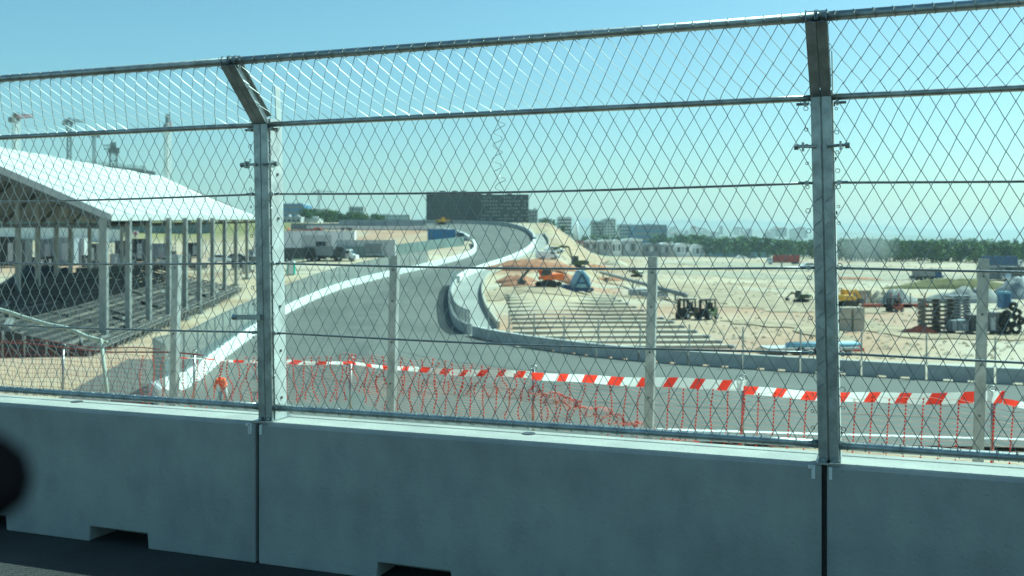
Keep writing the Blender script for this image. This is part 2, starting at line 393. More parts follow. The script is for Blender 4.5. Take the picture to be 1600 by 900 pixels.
gm = bpy.data.materials.new('sandy_ground'); gm.use_nodes = True
N = gm.node_tree.nodes; L = gm.node_tree.links; b = N['Principled BSDF']; b.inputs['Roughness'].default_value = 0.95
tc = N.new('ShaderNodeTexCoord')
def noise(s, d=6, st=None):
    v = tc.outputs['Object']
    if st:
        mp = N.new('ShaderNodeMapping'); mp.inputs['Scale'].default_value = st; L.new(v, mp.inputs[0]); v = mp.outputs[0]
    n = N.new('ShaderNodeTexNoise'); n.inputs['Scale'].default_value = s; n.inputs['Detail'].default_value = d; n.inputs['Roughness'].default_value = 0.65
    L.new(v, n.inputs['Vector']); return n.outputs['Fac']
def ramp(src, stops):
    r = N.new('ShaderNodeValToRGB'); L.new(src, r.inputs[0]); e = r.color_ramp.elements
    for i, (p, c) in enumerate(stops):
        q = e[i] if i < 2 else e.new(p); q.position = p; q.color = (*c, 1)
    return r.outputs[0]
def mix(f, a, c):
    m = N.new('ShaderNodeMix'); m.data_type = 'RGBA'
    L.new(f, m.inputs[0]) if not isinstance(f, float) else setattr(m.inputs[0], 'default_value', f)
    L.new(a, m.inputs[6]); L.new(c, m.inputs[7]); return m.outputs[2]
sandc = ramp(noise(0.045, 8), [(0.32, (0.24, 0.17, 0.105)), (0.47, (0.38, 0.295, 0.195)), (0.68, (0.49, 0.41, 0.295))])
trk = ramp(noise(0.12, 8, (0.25, 2.2, 1)), [(0.38, (0.22, 0.18, 0.125)), (0.50, (0.43, 0.385, 0.305))])
sandc = mix(ramp(noise(0.03, 3), [(0.45, (0.0,) * 3), (0.58, (0.85,) * 3)]), sandc, trk)
grc = ramp(noise(0.08, 7), [(0.3, (0.10, 0.105, 0.035)), (0.55, (0.20, 0.185, 0.06)), (0.75, (0.30, 0.26, 0.10))])
rdc = ramp(noise(0.3, 6), [(0.3, (0.24, 0.115, 0.065)), (0.7, (0.42, 0.25, 0.155))])
an = N.new('ShaderNodeAttribute'); an.attribute_name = 'cover'
sp = N.new('ShaderNodeSeparateColor'); L.new(an.outputs['Color'], sp.inputs[0])
c1 = mix(sp.outputs[1], sandc, rdc); c1 = mix(sp.outputs[0], c1, grc)
L.new(c1, b.inputs['Base Color'])
bp = N.new('ShaderNodeBump'); bp.inputs['Strength'].default_value = 0.6; bp.inputs['Distance'].default_value = 0.12
L.new(noise(0.9, 8), bp.inputs['Height']); L.new(bp.outputs[0], b.inputs['Normal'])
me.materials.append(gm)
tag(link('ground', me), kind='structure')

tag(ribbon('track', Lw, Rw, 12, 0.0, M['asphalt']), kind='structure')
tag(ribbon('service_road', SL, SR, 4, -0.06, M['service']), kind='structure')
# white edge line on the near side of the track, and the kerb line along the far straight
def offset_line(name, A, B, t0, t1, i0, i1, m):
    return tag(ribbon(name, [A[i].lerp(B[i], t0) for i in range(i0, i1)], [A[i].lerp(B[i], t1) for i in range(i0, i1)], 1, 0.012, m), kind='structure')
offset_line('edge_line', Lw, Rw, 0.085, 0.10, 0, 30, M['line'])
offset_line('paving_seam', Lw, Rw, 0.33, 0.3335, 0, 150, M['seam'])
offset_line('paving_seam', Lw, Rw, 0.66, 0.6635, 0, 150, M['seam'])
offset_line('tyre_wear', Lw, Rw, 0.42, 0.56, 30, 150, M['worn'])
# near road: the one the viewer stands on
mb = MB(); e = Vector((0.9375, -0.348, 0)); nrm = Vector((0.348, 0.9375, 0)); O = Vector((-1.829, 7.2, 0)) + e * 0.05
def W(s, t, z):             # s along the near fence to the right, t towards the camera
    return O + e * s - nrm * t + Vector((0, 0, z))
for a in range(31):
    for c in range(17):
        p = W(-60 + a * 4, -0.45 + c * 1.2, 0); mb.v.append(tuple(p))
for a in range(30):
    for c in range(16):
        k = a * 17 + c; mb.f.append((k, k + 1, k + 18, k + 17)); mb.mi.append(0)
tag(mb.build('near_road', M['asphalt_dark'], None), kind='structure')
# left access road outside the barrier
def patch(name, pix, dz, m):
    mb = MB(); pts = [hit(*p) for p in pix]; n = 8
    a, b_, c, d = pts
    for i in range(n + 1):
        for j in range(n + 1):
            q = a.lerp(b_, i / n).lerp(d.lerp(c, i / n), j / n); mb.v.append((q.x, q.y, gz(q.x, q.y) + dz))
    for i in range(n):
        for j in range(n):
            k = i * (n + 1) + j; mb.f.append((k, k + 1, k + n + 2, k + n + 1)); mb.mi.append(0)
    return tag(mb.build(name, m, None, True), kind='structure')
patch('access_road', [(60, 640), (240, 640), (275, 560), (200, 562)], 0.05, M['asphalt'])

# ------------------------------------------------------------------ near concrete barrier
def near_block(s0, s1, label):
    root = thing('concrete_barrier', W(s0, 0, 0), math.atan2(e.y, e.x), label, 'concrete barrier', 'concrete barrier blocks beside the camera')
    l = s1 - s0 - 0.03; q = 0.015
    out = [(q, 0.0), (q + 0.94, 0), (q + 0.95, 0.115), (q + 1.49, 0.115), (q + 1.50, 0), (q + l - 1.50, 0), (q + l - 1.49, 0.115), (q + l - 0.95, 0.115), (q + l - 0.94, 0), (q + l, 0), (q + l, 1.0), (q, 1.0)]
    mb = MB(); mb.prism(out, -0.10, 0.20); mb.prism([(q, 0), (q + l, 0), (q + l, 1.0), (q, 1.0)], 0.20, 0.31)  # plain rear slab added behind the notches so no light comes through
    o = mb.build('body', M['near_conc'], root)
    bm = bmesh.new(); bm.from_mesh(o.data)
    top_e = [g for g in bm.edges if all(v.co.z > .99 for v in g.verts) and abs(g.verts[0].co.x - g.verts[1].co.x) > 1]
    bmesh.ops.bevel(bm, geom=top_e, offset=0.012, segments=2, affect='EDGES', clamp_overlap=True)
    bm.to_mesh(o.data); bm.free()
    bm = bmesh.new(); bm.from_mesh(o.data); bmesh.ops.bevel(bm, geom=[g for g in bm.edges if g.is_manifold and g.calc_face_angle(0) > 1.2], offset=0.006, segments=1, affect='EDGES', clamp_overlap=True); bm.to_mesh(o.data); bm.free()
    for x in (1.95,):
        d = MB(); d.tube([(x, 0.19, 0.999), (x, 0.19, 1.006)], 0.045, 14); d.build('lifting_socket', M['bolt'], root)
    c = MB(); c.box((q + 0.02 if s0 > -3 else l - 0.02, -0.102, 0.955), (0.018, 0.012, 0.07)); c.box((l - 0.03, -0.102, 0.955), (0.02, 0.012, 0.075))
    c.box((l - 0.045, -0.104, 0.985), (0.03, 0.008, 0.02))
    c.build('joint_clip', M['white_steel'], root)
    if s1 < 5:
        k_ = MB(); k_.box((l + 0.03, 0.14, 0.49), (0.05, 0.12, 0.94)); k_.build('joint_key', M['near_conc'], root)  # backing added in the joint to stop light showing through
    return root
near_block(-3.86, 0, 'grey concrete barrier block at left, its left part beside the dark blurred headrest')
near_block(0, 3.86, 'grey concrete barrier block in the middle, widest one, between the two tall fence posts')
near_block(3.86, 7.72, 'grey concrete barrier block at the right edge, right of the right-hand fence post')

# ------------------------------------------------------------------ near debris fence (three panels)
KN = 3.18; TIP_T, TIP_Z = 0.37, 3.53; LEAN = -0.021
def lean(s, z): return s + LEAN * (z - 1.0)
def hprofile(mb, pts, wd, dp, th=0.008):
    """H-section along a path of (s, t, z) fence coordinates; depth runs across the fence"""
    for (a, b_) in zip(pts[:-1], pts[1:]):
        A = Vector(a); B = Vector(b_); d = (B - A).normalized(); x = Vector((1, 0, 0)); y = d.cross(x).normalized()
        for (ox, oy, w_, h_) in ((0, dp / 2, wd, th), (0, -dp / 2, wd, th), (0, 0, th, dp - th)):
            p = [q + x * (ox + i * w_ / 2) + y * (oy + j * h_ / 2) for q in (A, B) for i, j in ((-1, -1), (1, -1), (1, 1), (-1, 1))]
            mb.add(p, [(0, 3, 2, 1), (4, 5, 6, 7), (0, 1, 5, 4), (1, 2, 6, 5), (2, 3, 7, 6), (3, 0, 4, 7)])
def fence_panel(s0, s1, label):
    root = thing('catch_fence_panel', W(s0 + 0.022, 0, 0), math.atan2(e.y, e.x), label, 'fence', 'catch fence panels on the near barrier')
    l = s1 - s0; a0, a1 = 0.0298, l - 0.0298          # local frame: x along, -y towards camera
    def LP(x, y, z): return (x + LEAN * (z - 1.0), y, z)
    wd = 0.057
    for sx in (a0, a1):
        mb = MB(); mb.bar(LP(sx, 0.0, 1.0), LP(sx, 0, KN), wd, 0.062)
        mb.build('post', M['galv'], root, bevel=0.005)
        mb = MB(); T = (sx + LEAN * 2.4, -TIP_T, TIP_Z)
        hprofile(mb, [LP(sx, -0.0, KN - 0.01), T], wd, 0.085)
        mb.build('post_arm', M['galv'], root)
        mb = MB()
        for ox in (-wd / 2 + .004, wd / 2 - .004): mb.bar((T[0] + ox, T[1] - 0.03, T[2] + .01), (T[0] + ox, T[1] + 0.04, T[2] - .02), 0.006, 0.06)
        mb.box((T[0], T[1] + .035, T[2]), (wd, .006, .085)); mb.build('arm_end_bracket', M['galv'], root)
        mb = MB(); mb.box((sx, 0.05, 1.006), (0.074, 0.30, 0.012))
        for yy in (-0.045, 0.16): mb.tube([(sx + 0.0, yy, 1.012), (sx, yy, 1.032)], 0.014, 6)
        mb.build('base_plate', M['galv'], root)
    # deep side plate on the left post, standing above the knee
    mb = MB(); x = a0 + wd / 2 + 0.004
    A = LP(x, 0.075, 1.0); B = LP(x, 0.075, KN + 0.0); C2 = LP(x, 0.105, KN + 0.24)
    mb.bar(A, B, 0.007, 0.15); mb.bar(LP(x, 0.115, KN - .01), C2, 0.007, 0.065)
    mb.build('side_plate', M['galv_light'], root)
    mb = MB()
    for z in [1.08, 1.16] + [1.5 + .32 * i for i in range(6)]: c = LP(x + .006, 0.08, z); mb.tube([(c[0] - .002, c[1], c[2]), (c[0] + .006, c[1], c[2])], .011, 6)
    mb.build('plate_bolts', M['bolt'], root)['kind'] = 'stuff'
    # rails
    def rail(name, y, z, r, m, sag=0.0, n=12):
        mb = MB(); c0 = LP(a0 + 0.03, y, z); c1 = LP(a1 - 0.03, y, z)
        mb.tube([(c0[0] + (c1[0] - c0[0]) * i / n, y, z - sag * math.sin(math.pi * i / n)) for i in range(n + 1)], r, 8)
        return mb.build(name, m, root, True)
    mb = MB(); mb.tube([(a0 + LEAN * 2.4 - 0.04, -TIP_T, TIP_Z), (a1 + LEAN * 2.4 + 0.04, -TIP_T, TIP_Z)], 0.027, 10); mb.build('top_rail', M['galv'], root, True)
    rail('knee_rail', 0.0, KN - 0.045, 0.020, M['galv'])
    rail('bottom_rail', 0.0, 1.10, 0.026, M['galv'])
    for z in (1.635, 2.135, 2.635): rail('cable', 0.012, z, 0.0075, M['cable'], 0.02)
    # tensioned chain link: zigzag strands, each hooked into the next
    pitch = 0.0995; hz = 0.0905
    mb = MB(); nst = int((a1 - a0) / (pitch / 2)); rw = 0.0028
    def fz(k, j, x0):
        z = 1.05 + j * hz
        return z
    nv = int((KN - 0.02 - 1.05) / hz); zs = [1.08 + j * (KN - 0.03 - 1.08) / nv for j in range(nv + 1)]
    nt_ = 6
    rr = random.Random(int(s0 * 10) + 50)
    for k in range(nst):
        pts = []
        for j, z in enumerate(zs):
            x = a0 + (k + ((j + k) % 2)) * pitch / 2
            o = 0.004 if (j + k) % 2 else -0.004
            jx = 0.008 * math.sin(x * 3.1 + j * 0.7) + rr.uniform(-.002, .002); jz = 0.010 * math.sin(x * 2.3 + z * 1.3)
            pts.append(LP(min(x + jx, a1), -0.012 + o, z + jz))
        jj = len(zs)
        for q in range(1, nt_ + 1):
            t = q / nt_; j = jj - 1 + q
            x = a0 + (k + ((j + k) % 2)) * pitch / 2; o = 0.004 if (j + k) % 2 else -0.004
            y = -0.012 - (TIP_T - 0.012) * t; z = (KN - 0.03) + (TIP_Z - KN + 0.01) * t
            pts.append((min(x, a1) + LEAN * (z - 1.0), y + o - 0.02 * math.sin(math.pi * t), z + o - 0.015 * math.sin(math.pi * t)))
        mb.tube(pts, rw, 3, cap=False)
    tag(mb.build('chain_link_mesh', M['wire'], root, fix=False), kind='stuff')
    # lacing: wire loops round rails and posts
    mb = MB()
    for k in range(int((a1 - a0) / pitch)):
        x = a0 + 0.06 + k * pitch
        for (y, z, r, tl) in ((0, 1.10, 0.031, 0.5), (-TIP_T, TIP_Z, 0.031, 0.8)):
            xx = x + LEAN * (z - 1)
            mb.tube([(xx + tl * 0.03 * i / 7, y + r * math.cos(i * math.pi * 2 / 8), z + r * math.sin(i * math.pi * 2 / 8)) for i in range(9)], 0.0024, 3, cap=False)
    tag(mb.build('rail_lacing', M['wire'], root, fix=False), kind='stuff')
    mb = MB()
    for sx, sg in ((a0, 1), (a1, -1)):
        z = 1.2
        while z < 3.1:
            c = LP(sx + sg * 0.055, -0.02, z); r = rr.uniform(0.007, 0.015)
            mb.tube([(c[0] + r * math.cos(i) * 1.1, c[1] - 0.02 + 0.01 * math.sin(i * .5), c[2] + r * math.sin(i)) for i in range(8)], 0.0026, 3, cap=False)
            z += 0.09 + rr.uniform(0, 0.05)
        # twisted strand running up the face of the post
        mb.tube([LP(sx + 0.03 * math.cos(i * 1.3), -0.058 - 0.004 * math.sin(i), 1.35 + i * 0.028) for i in range(46)], 0.0022, 3, cap=False)
    tag(mb.build('post_lacing', M['wire'], root, fix=False), kind='stuff')
    # tension bolts and cable eyes
    for sx, sg in ((a0, 1), (a1, -1)):
        mb = MB(); c = LP(sx, -0.045, 2.845)
        mb.tube([(c[0], c[1], c[2]), (c[0] + sg * 0.125, c[1] - 0.01, c[2] + 0.004)], 0.010, 7)
        mb.box((c[0] + sg * 0.075, c[1], c[2]), (0.012, 0.05, 0.05)); mb.tube([(c[0] + sg * 0.10, c[1], c[2]), (c[0] + sg * 0.125, c[1], c[2])], 0.019, 6)
        mb.build('tension_bolt', M['galv'], root)
        for z in (1.635, 2.135, 2.635, 3.1):
            mb = MB(); c = LP(sx + sg * 0.06, -0.01, z)
            mb.tube([(c[0], c[1] - 0.02, c[2]), (c[0], c[1] + 0.03, c[2])], 0.014, 6); mb.tube([(c[0] - sg * 0.02, c[1], c[2]), (c[0] + sg * 0.05, c[1], c[2])], 0.009, 6)
            mb.build('cable_eye', M['galv'], root)
    return root
fence_panel(-3.86, 0, 'chain link catch fence panel at left, left of the left bent steel post')
fence_panel(0, 3.86, 'widest chain link catch fence panel, between the two bent steel post pairs')
fence_panel(3.86, 7.72, 'chain link catch fence panel at the right edge, right of the right bent post')
# loose coil of wire hanging on the middle panel
mb = MB(); pts = []
for i in range(60):
    t = i / 59; a = i * 0.62; r = 0.032 + 0.01 * math.sin(i * 0.9)
    s_ = 1.86 + r * math.cos(a) + 0.012 * math.sin(t * 9)
    pts.append(W(s_ + LEAN * (2.1), 0.03 + 0.02 * math.sin(a), 3.14 - t * 0.52))
mb.tube(pts, 0.0022, 3, cap=False)
tag(mb.build('loose_wire', M['wire'], None, fix=False), 'loose curly wire hanging from the knee rail in the middle fence panel', 'wire')
# green-yellow latch on the left post
mb = MB(); c = W(-0.10 + LEAN * .75, 0.07, 1.745)
mb.bar(W(-0.20, 0.05, 1.745), W(0.0, 0.05, 1.75), 0.03, 0.035); mb.tube([W(-0.20, 0.05, 1.745), W(-0.235, 0.05, 1.745)], 0.024, 8)
tag(mb.build('clamp', M['galv'], None), 'short dark steel clamp on the left bent post, above the lowest cable', 'clamp')

# ------------------------------------------------------------------ second row of steel posts behind the near barrier
c2 = 4.0 / 2.63e-5
def on_line(px, D):
    u = (px - 800) / F; z = D / (NX * u + NY); return Vector((u * z, z, 0))
lab = ['pale angle steel post standing behind the left block, in front of the white track barrier',
       'pale angle steel post behind the middle block, the left one of its two',
       'pale angle steel post behind the middle block, the right one of its two',
       'pale angle steel post standing behind the right block, the rightmost of its row']
proto = None
for i, px in enumerate((268, 608, 1011, 1527)):
    p = on_line(px, 12.95); p.z = -0.66
    if proto is None:
        proto = thing('steel_post', p, math.atan2(e.y, e.x), lab[0], 'post', 'pale angle posts in a row behind the near barrier')
        mb = MB(); H = 2.76
        for (cx, cy, wx, wy) in ((0, 0, 0.115, 0.010), (0.055, 0.045, 0.010, 0.09), (-0.055, 0.02, 0.010, 0.04)):
            mb.bar((cx, cy, 0), (cx + 0.07, cy, H), wx, wy) if 0 else mb.add([(cx + a * wx / 2 + zz * 0.026, cy + b_ * wy / 2, zz) for zz in (0, H) for a, b_ in ((-1, -1), (1, -1), (1, 1), (-1, 1))],
                [(0, 3, 2, 1), (4, 5, 6, 7), (0, 1, 5, 4), (1, 2, 6, 5), (2, 3, 7, 6), (3, 0, 4, 7)])
        mb.build('shaft', M['galv_mid'], proto)
        mb = MB(); mb.box((0, 0.03, 0.01), (0.26, 0.2, 0.02)); mb.build('foot_plate', M['galv_light'], proto)
        for z in (0.9, 1.5, 2.1, 2.55):
            mb = MB(); mb.tube([(0.0 + z * .026, -0.02, z), (z * .026, 0.0, z)], 0.014, 6); mb.build('bolt', M['bolt'], proto)
    else: dup(proto, p, math.atan2(e.y, e.x), lab[i])

# ------------------------------------------------------------------ red and white netting with barrier tape
DN = 13.4
def npt(sn, z, off=0.0):       # sn along the netting line (0 at photograph column 1160)
    b0 = on_line(1160, DN); return Vector((b0.x, b0.y, z)) + e * sn - nrm * off
SP = 3.0
ST = math.hypot(*(on_line(1160, DN) - on_line(833, DN))[:2])
post_lab = {1: 'thin steel stake holding the tape at the far right, beyond the right block', 0: 'thin steel stake where the straight tape bends, behind the middle block right part',
            -1: 'thin steel stake at the slumped orange fold of the netting', -2: 'thin steel stake in the middle of the bunched red netting', -3: 'thin steel stake beside the worker in the orange jacket',
            -4: 'thin steel stake at far left with ring on top, under the red rope'}
px_p = {1: 1550, 0: 1160, -1: 833, -2: 547, -3: 303, -4: 98}
pp = None
for k, px in px_p.items():
    b0 = on_line(px, DN); b0.z = -0.66
    if pp is None:
        pp = thing('stake', b0, 0.0, post_lab[k], 'stake', 'thin stakes carrying the red and white netting')
        mb = MB(); mb.tube([(0, 0, 0), (0.01, 0, 1.14)], 0.022, 7); mb.build('rod', M['galv'], pp, True)
        mb = MB(); mb.tube([(0.045 * math.cos(a / 8 * 6.283) + 0.01, 0, 1.17 + 0.035 * math.sin(a / 8 * 6.283)) for a in range(8)], 0.009, 5, closed=True); mb.build('ring', M['galv'], pp, True)
    else: dup(pp, b0, random.uniform(-.4, .4), post_lab[k])
S = {k: (on_line(px, DN) - on_line(1160, DN)).dot(e) for k, px in px_p.items()}
rt = random.Random(5)
def tape(s0, s1, z0, z1, h0, h1, sag, label, m_off=0.05, per=0.37, slant=0.6):
    mb = MB(); n = int((s1 - s0) / 0.045)
    def edge(i, top):
        t = i / n; s_ = s0 + (s1 - s0) * t; h = (h0 + (h1 - h0) * t)
        zc = z0 + (z1 - z0) * t - sag * math.sin(math.pi * t) + 0.008 * math.sin(s_ * 5)
        tw = 0.05 * math.sin(s_ * 2.0) * (0.15 / max(h, 0.05))
        return npt(s_ + (slant * h if top else 0) * (1 if 0 < i < n else 0), zc - (0 if top else h), m_off + (tw if top else 0))
    for i in range(n):
        t = (i + 0.5) / n * (s1 - s0); mi = 1 if (t % per) < per * 0.40 else 0
        mb.add([edge(i, 0), edge(i + 1, 0), edge(i + 1, 1), edge(i, 1)], [(0, 1, 2, 3)], mi)
    return tag(mb.build('barrier_tape', [M['white_pl'], M['red']], None, fix=False), label, 'barrier tape', 'lengths of red and white barrier tape')
tape(S[0] + 0.02, S[1] + 0.1, 0.40, 0.49, 0.11, 0.15, 0.05, 'broad red and white striped tape across the right, behind the right bent post')
tape(S[1] + 0.12, S[1] + 2.6, 0.40, 0.28, 0.07, 0.12, 0.05, 'twisted red and white tape end right of the rightmost pale angle post')
tape(S[-1], S[0] + 0.03, 0.46, 0.48, 0.11, 0.14, 0.02, 'red and white striped tape in the middle, crossing behind the second pale post')
tape(S[-2], S[-1], 0.50, 0.47, 0.06, 0.10, 0.05, 'crumpled red and white tape inside the bunched netting, centre left', per=0.3)
tape(S[-3] - 0.2, S[-2], 0.44, 0.48, 0.035, 0.055, 0.03, 'thin twisted tape strip just above the worker in the orange jacket', per=0.5)

def netting(s0, s1, top, bot, label, dense=1.0, crumple=0.0, depth=0.12):
    """mesh of red knotted uprights and thin pale level strands; top and bot are functions of 0..1"""
    root = thing('safety_net', npt(s0, -0.66), 0, label, 'safety netting', 'lengths of red and white safety netting')
    inv = root.matrix_basis.inverted() if 0 else Matrix.Translation(-npt(s0, -0.66))
    step = 0.19 if crumple < .2 else 0.13; n = max(2, int((s1 - s0) / step)); red = MB(); pale = MB(); nh = int(13 * dense)
    def pt(t, v):
        s_ = s0 + (s1 - s0) * t; z = top(t) * (1 - v) + bot(t) * v
        jx = crumple * (0.07 * math.sin(v * 9 + t * 31) + 0.06 * math.sin(t * 70 + v * 4)); jy = depth * math.sin(t * 23 + v * 5) * (0.3 + crumple) + 0.07
        jz = crumple * 0.06 * math.sin(t * 47 + v * 7)
        return inv @ npt(s_ + jx + 0.05 * (0.5 - v), z + jz + 0.012 * math.sin(t * 60 + v * 3), jy)
    for i in range(n + 1):
        t = i / n; L_ = abs(top(t) - bot(t)); nb = max(4, int(L_ / 0.045))
        for k in range(nb):
            a = pt(t, k / nb); c = pt(t, (k + 0.62) / nb)
            red.tube([a, a.lerp(c, 0.5), c], [0.007, 0.013, 0.006], 4, cap=False)
        pale.tube([pt(t, k / 8) for k in range(9)], 0.0032, 3, cap=False)
    if crumple > .33:
        for k in range(3): red.tube([pt(i / (n * 3), .04 + k * .07 + .03 * math.sin(i * .8 + k)) for i in range(n * 3 + 1)], 0.0042, 3, cap=False)
    for k in range(nh + 1):
        pale.tube([pt(i / (n * 3), k / nh) for i in range(n * 3 + 1)], 0.0034, 3, cap=False)
    tag(red.build('red_strand', M['red'], root, fix=False), kind='stuff')
    tag(pale.build('pale_strand', M['pale_str'], root, fix=False), kind='stuff')
f = lambda a, b_, w_=0, q=6: (lambda t: a + (b_ - a) * t + w_ * math.sin(t * q))
netting(S[0], S[1], f(0.34, 0.34, -.02), f(-0.56, -0.58, 0.02), 'safety netting under the broad tape, on both sides of the right bent post')
netting(S[1], S[1] + 2.8, f(0.34, 0.2), f(-0.6, -0.62), 'safety netting at the right edge under the twisted tape end')
netting(S[-1] + 0.15, S[0], f(0.30, 0.34), f(-0.30, -0.56, 0.03), 'safety netting with an orange slumped fold, under the middle striped tape', crumple=0.12)
netting(S[-1], S[-1] + 2.3, f(0.26, -0.38), f(0.10, -0.50, .02), 'fold of orange red netting sagging down to the right of the middle stake', crumple=0.5)
netting(S[-2], S[-1], f(0.58, 0.42, 0.05, 3), f(0.05, 0.02, -0.04), 'bunched red netting around the crumpled tape, centre left', crumple=0.28)
netting(S[-2] + 0.3, S[-1] + 0.6, f(0.30, 0.10, 0.05, 3), f(-0.16, -0.36, -0.04), 'lower slack fold of red netting below the crumpled tape', crumple=0.15)
netting(S[-3] + 0.6, S[-2], f(0.40, 0.60, 0.03), f(-0.28, -0.12), 'red netting between the worker and the bunched part', crumple=0.3)
netting(S[-3] - 1.0, S[-3] + 0.5, f(0.42, 0.42), f(-0.5, -0.45), 'short red netting piece in front of the white track barrier end, left of the worker', crumple=0.15)
# fine brown netting to the left of the stakes
def pale_net(s0, s1, label):
    root = thing('site_net', npt(s0, -0.66), 0, label, 'netting'); inv = Matrix.Translation(-npt(s0, -0.66)); mb = MB()
    n = int((s1 - s0) / 0.075)
    for i in range(n + 1):
        mb.tube([inv @ npt(s0 + (s1 - s0) * i / n + 0.01 * math.sin(i * 3 + k), 0.42 - 1.02 * k / 6, 0.05 + 0.03 * math.sin(i * .3 + k)) for k in range(7)], 0.0035, 3, cap=False)
    for k in range(14):
        mb.tube([inv @ npt(s0 + (s1 - s0) * i / 24, 0.42 - 1.02 * k / 13 + .01 * math.sin(i), 0.05 + 0.03 * math.sin(i + k / 2)) for i in range(25)], 0.0035, 3, cap=False)
    tag(mb.build('strand', M['red_rope'], root, fix=False), kind='stuff')
pale_net(S[-4] - 3.0, S[-3] - 0.9, 'fine dark netting at the left over pale sand and grey access road')
mb = MB(); pts = []
for i in range(40):
    t = i / 39; s_ = S[-4] - 3.2 + t * (S[-3] - S[-4] + 3.4); pts.append(npt(s_, 0.52 - 0.07 * t - 0.03 * math.sin(t * 12), 0.02 + 0.02 * math.sin(t * 40)))
mb.tube(pts, 0.014, 6); tag(mb.build('rope', M['red_rope'], None, True), 'dark red rope along the top of the fine netting at left', 'rope')
mb = MB(); mb.tube([npt(S[-4] - 3.2 + 5.2 * i / 30, 0.60 - 0.10 * i / 30 + .03 * math.sin(i * .5), -0.05) for i in range(31)], 0.010, 6)
tag(mb.build('rope', M['red_rope'], None, True), 'second slack red rope, the upper one at the far left edge', 'rope')
mb = MB(); pts = [P(-60, 474, 17.6), P(0, 484, 17.3), P(35, 495, 17.1), P(75, 507, 16.8), P(105, 513, 16.6), P(135, 526, 16.4), P(158, 532, 16.2)]
mb.tube(cr(pts, 5), 0.035, 7); mb.tube([p + Vector((0.1, 0, -0.03)) for p in cr(pts, 5)], 0.022, 6)
mb.tube([P(158, 532, 16.2), Vector((P(158, 532, 16.2).x + 0.2, 16.1, gz(P(158, 532, 16.2).x, 16.1)))], 0.03, 6)
mb.tube([P(-60, 474, 17.6), Vector((P(-60, 474, 17.6).x - 0.2, 17.6, gz(P(-60, 474, 17.6).x, 17.6)))], 0.03, 6)
tag(mb.build('hose', M['hose'], None, True), 'thick pale hose sagging across the left edge in front of the seating tiers', 'hose')

# ------------------------------------------------------------------ far track barriers
def resample(pts, step):
    out = [pts[0].copy()]; acc = 0
    for a, b_ in zip(pts[:-1], pts[1:]):
        l = (b_ - a).length
        while acc + l >= step:
            q = a.lerp(b_, (step - acc) / l); out.append(q); l = (b_ - q).length; a = q; acc = 0
        acc += l
    return out
def block_mesh(m, l=3.96, h=1.0, w_=0.5, notch=True):
    mb = MB(); a = l / 2
    o = [(-a, 0), (-a * .52, 0), (-a * .52, .12), (-a * .22, .12), (-a * .22, 0), (a * .22, 0), (a * .22, .12), (a * .52, .12), (a * .52, 0), (a, 0), (a, h), (-a, h)] if notch else [(-a, 0), (a, 0), (a, h), (-a, h)]
    mb.prism(o, -w_ / 2, w_ / 2); me = mb.mesh('concrete_block', m)
    bm = bmesh.new(); bm.from_mesh(me); bmesh.ops.recalc_face_normals(bm, faces=bm.faces); bm.to_mesh(me); bm.free(); return me
def barrier(name, pts, m, label, step=4.0, h=1.0, w_=0.5, fence=None, side=1, cat='track barrier', notch=True, post_i=(0, 999), ph=2.6):
    root = thing(name, pts[0], 0, label, cat); q = resample(pts, step); me = block_mesh(m, step - 0.13, h, w_, notch); r0 = pts[0]
    pm = MB(); pm.box((0, 0, h + ph / 2), (0.09, 0.09, ph)); pm.box((0, 0, h + 0.02), (0.22, 0.22, 0.04)); pm = pm.mesh('fence_post', M['galv'])
    fm = MB(); fm.add([(-step / 2, 0, h), (step / 2, 0, h), (step / 2, 0, h + ph), (-step / 2, 0, h + ph)], [(0, 1, 2, 3)]); fm = fm.mesh('mesh_sheet', M['fabric'])
    rm = MB(); rm.box((0, 0, h + ph), (step, 0.07, 0.07)); rm.box((0, 0, h + ph * .5), (step, 0.04, 0.04)); rm = rm.mesh('fence_rail', M['galv'])
    for i in range(len(q) - 1):
        a, b_ = q[i], q[i + 1]; c = (a + b_) / 2 - r0; d = b_ - a; rz = math.atan2(d.y, d.x); ry = -math.asin(max(-.5, min(.5, d.z / d.length)))
        o = link('concrete_block', me, root); o.location = c; o.rotation_euler = (0, ry, rz); o.location.z -= 0.03
        if fence and post_i[0] <= i < post_i[1]:
            o = link('fence_post', pm, root); o.location = c - d / 2; o.rotation_euler = (0, 0, rz)
            if fence == 'mesh':
                o = link('mesh_sheet', fm, root); o.location = c; o.rotation_euler = (0, ry, rz)
                o = link('fence_rail', rm, root); o.location = c; o.rotation_euler = (0, ry, rz)
    return root
def off(A, B, k):            # shift line A away from line B by k metres
    out = []
    for a, b_ in zip(A, B):
        d = a - b_; d.z = 0; d.normalize(); out.append(a + d * k)
    return out
LB = off(Lw, Rw, 0.3)
barrier('track_barrier', LB[46:17 * 8], M['white_conc'], 'white concrete barrier with mesh catch fence curving up the left side of the track', fence='mesh', post_i=(0, 34), ph=2.4)
barrier('track_barrier', LB[17 * 8 + 2:], M['white_conc'], 'pale far barrier on the inside of the far bend, below the yellow machine', post_i=(0, 0))
RB = off(Rw, Lw, 0.3)
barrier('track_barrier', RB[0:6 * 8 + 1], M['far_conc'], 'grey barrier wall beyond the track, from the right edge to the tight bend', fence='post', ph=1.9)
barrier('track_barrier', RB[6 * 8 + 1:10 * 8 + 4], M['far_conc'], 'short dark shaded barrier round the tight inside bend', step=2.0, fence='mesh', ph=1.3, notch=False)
barrier('track_barrier', RB[10 * 8 + 5:16 * 8], M['white_conc'], 'bright white barrier between the track and the service road', step=4.0, w_=0.6)
barrier('track_barrier', RB[16 * 8 + 1:], M['far_conc'], 'pale barrier along the outer top rim of the far banked bend', w_=0.6, h=1.1)
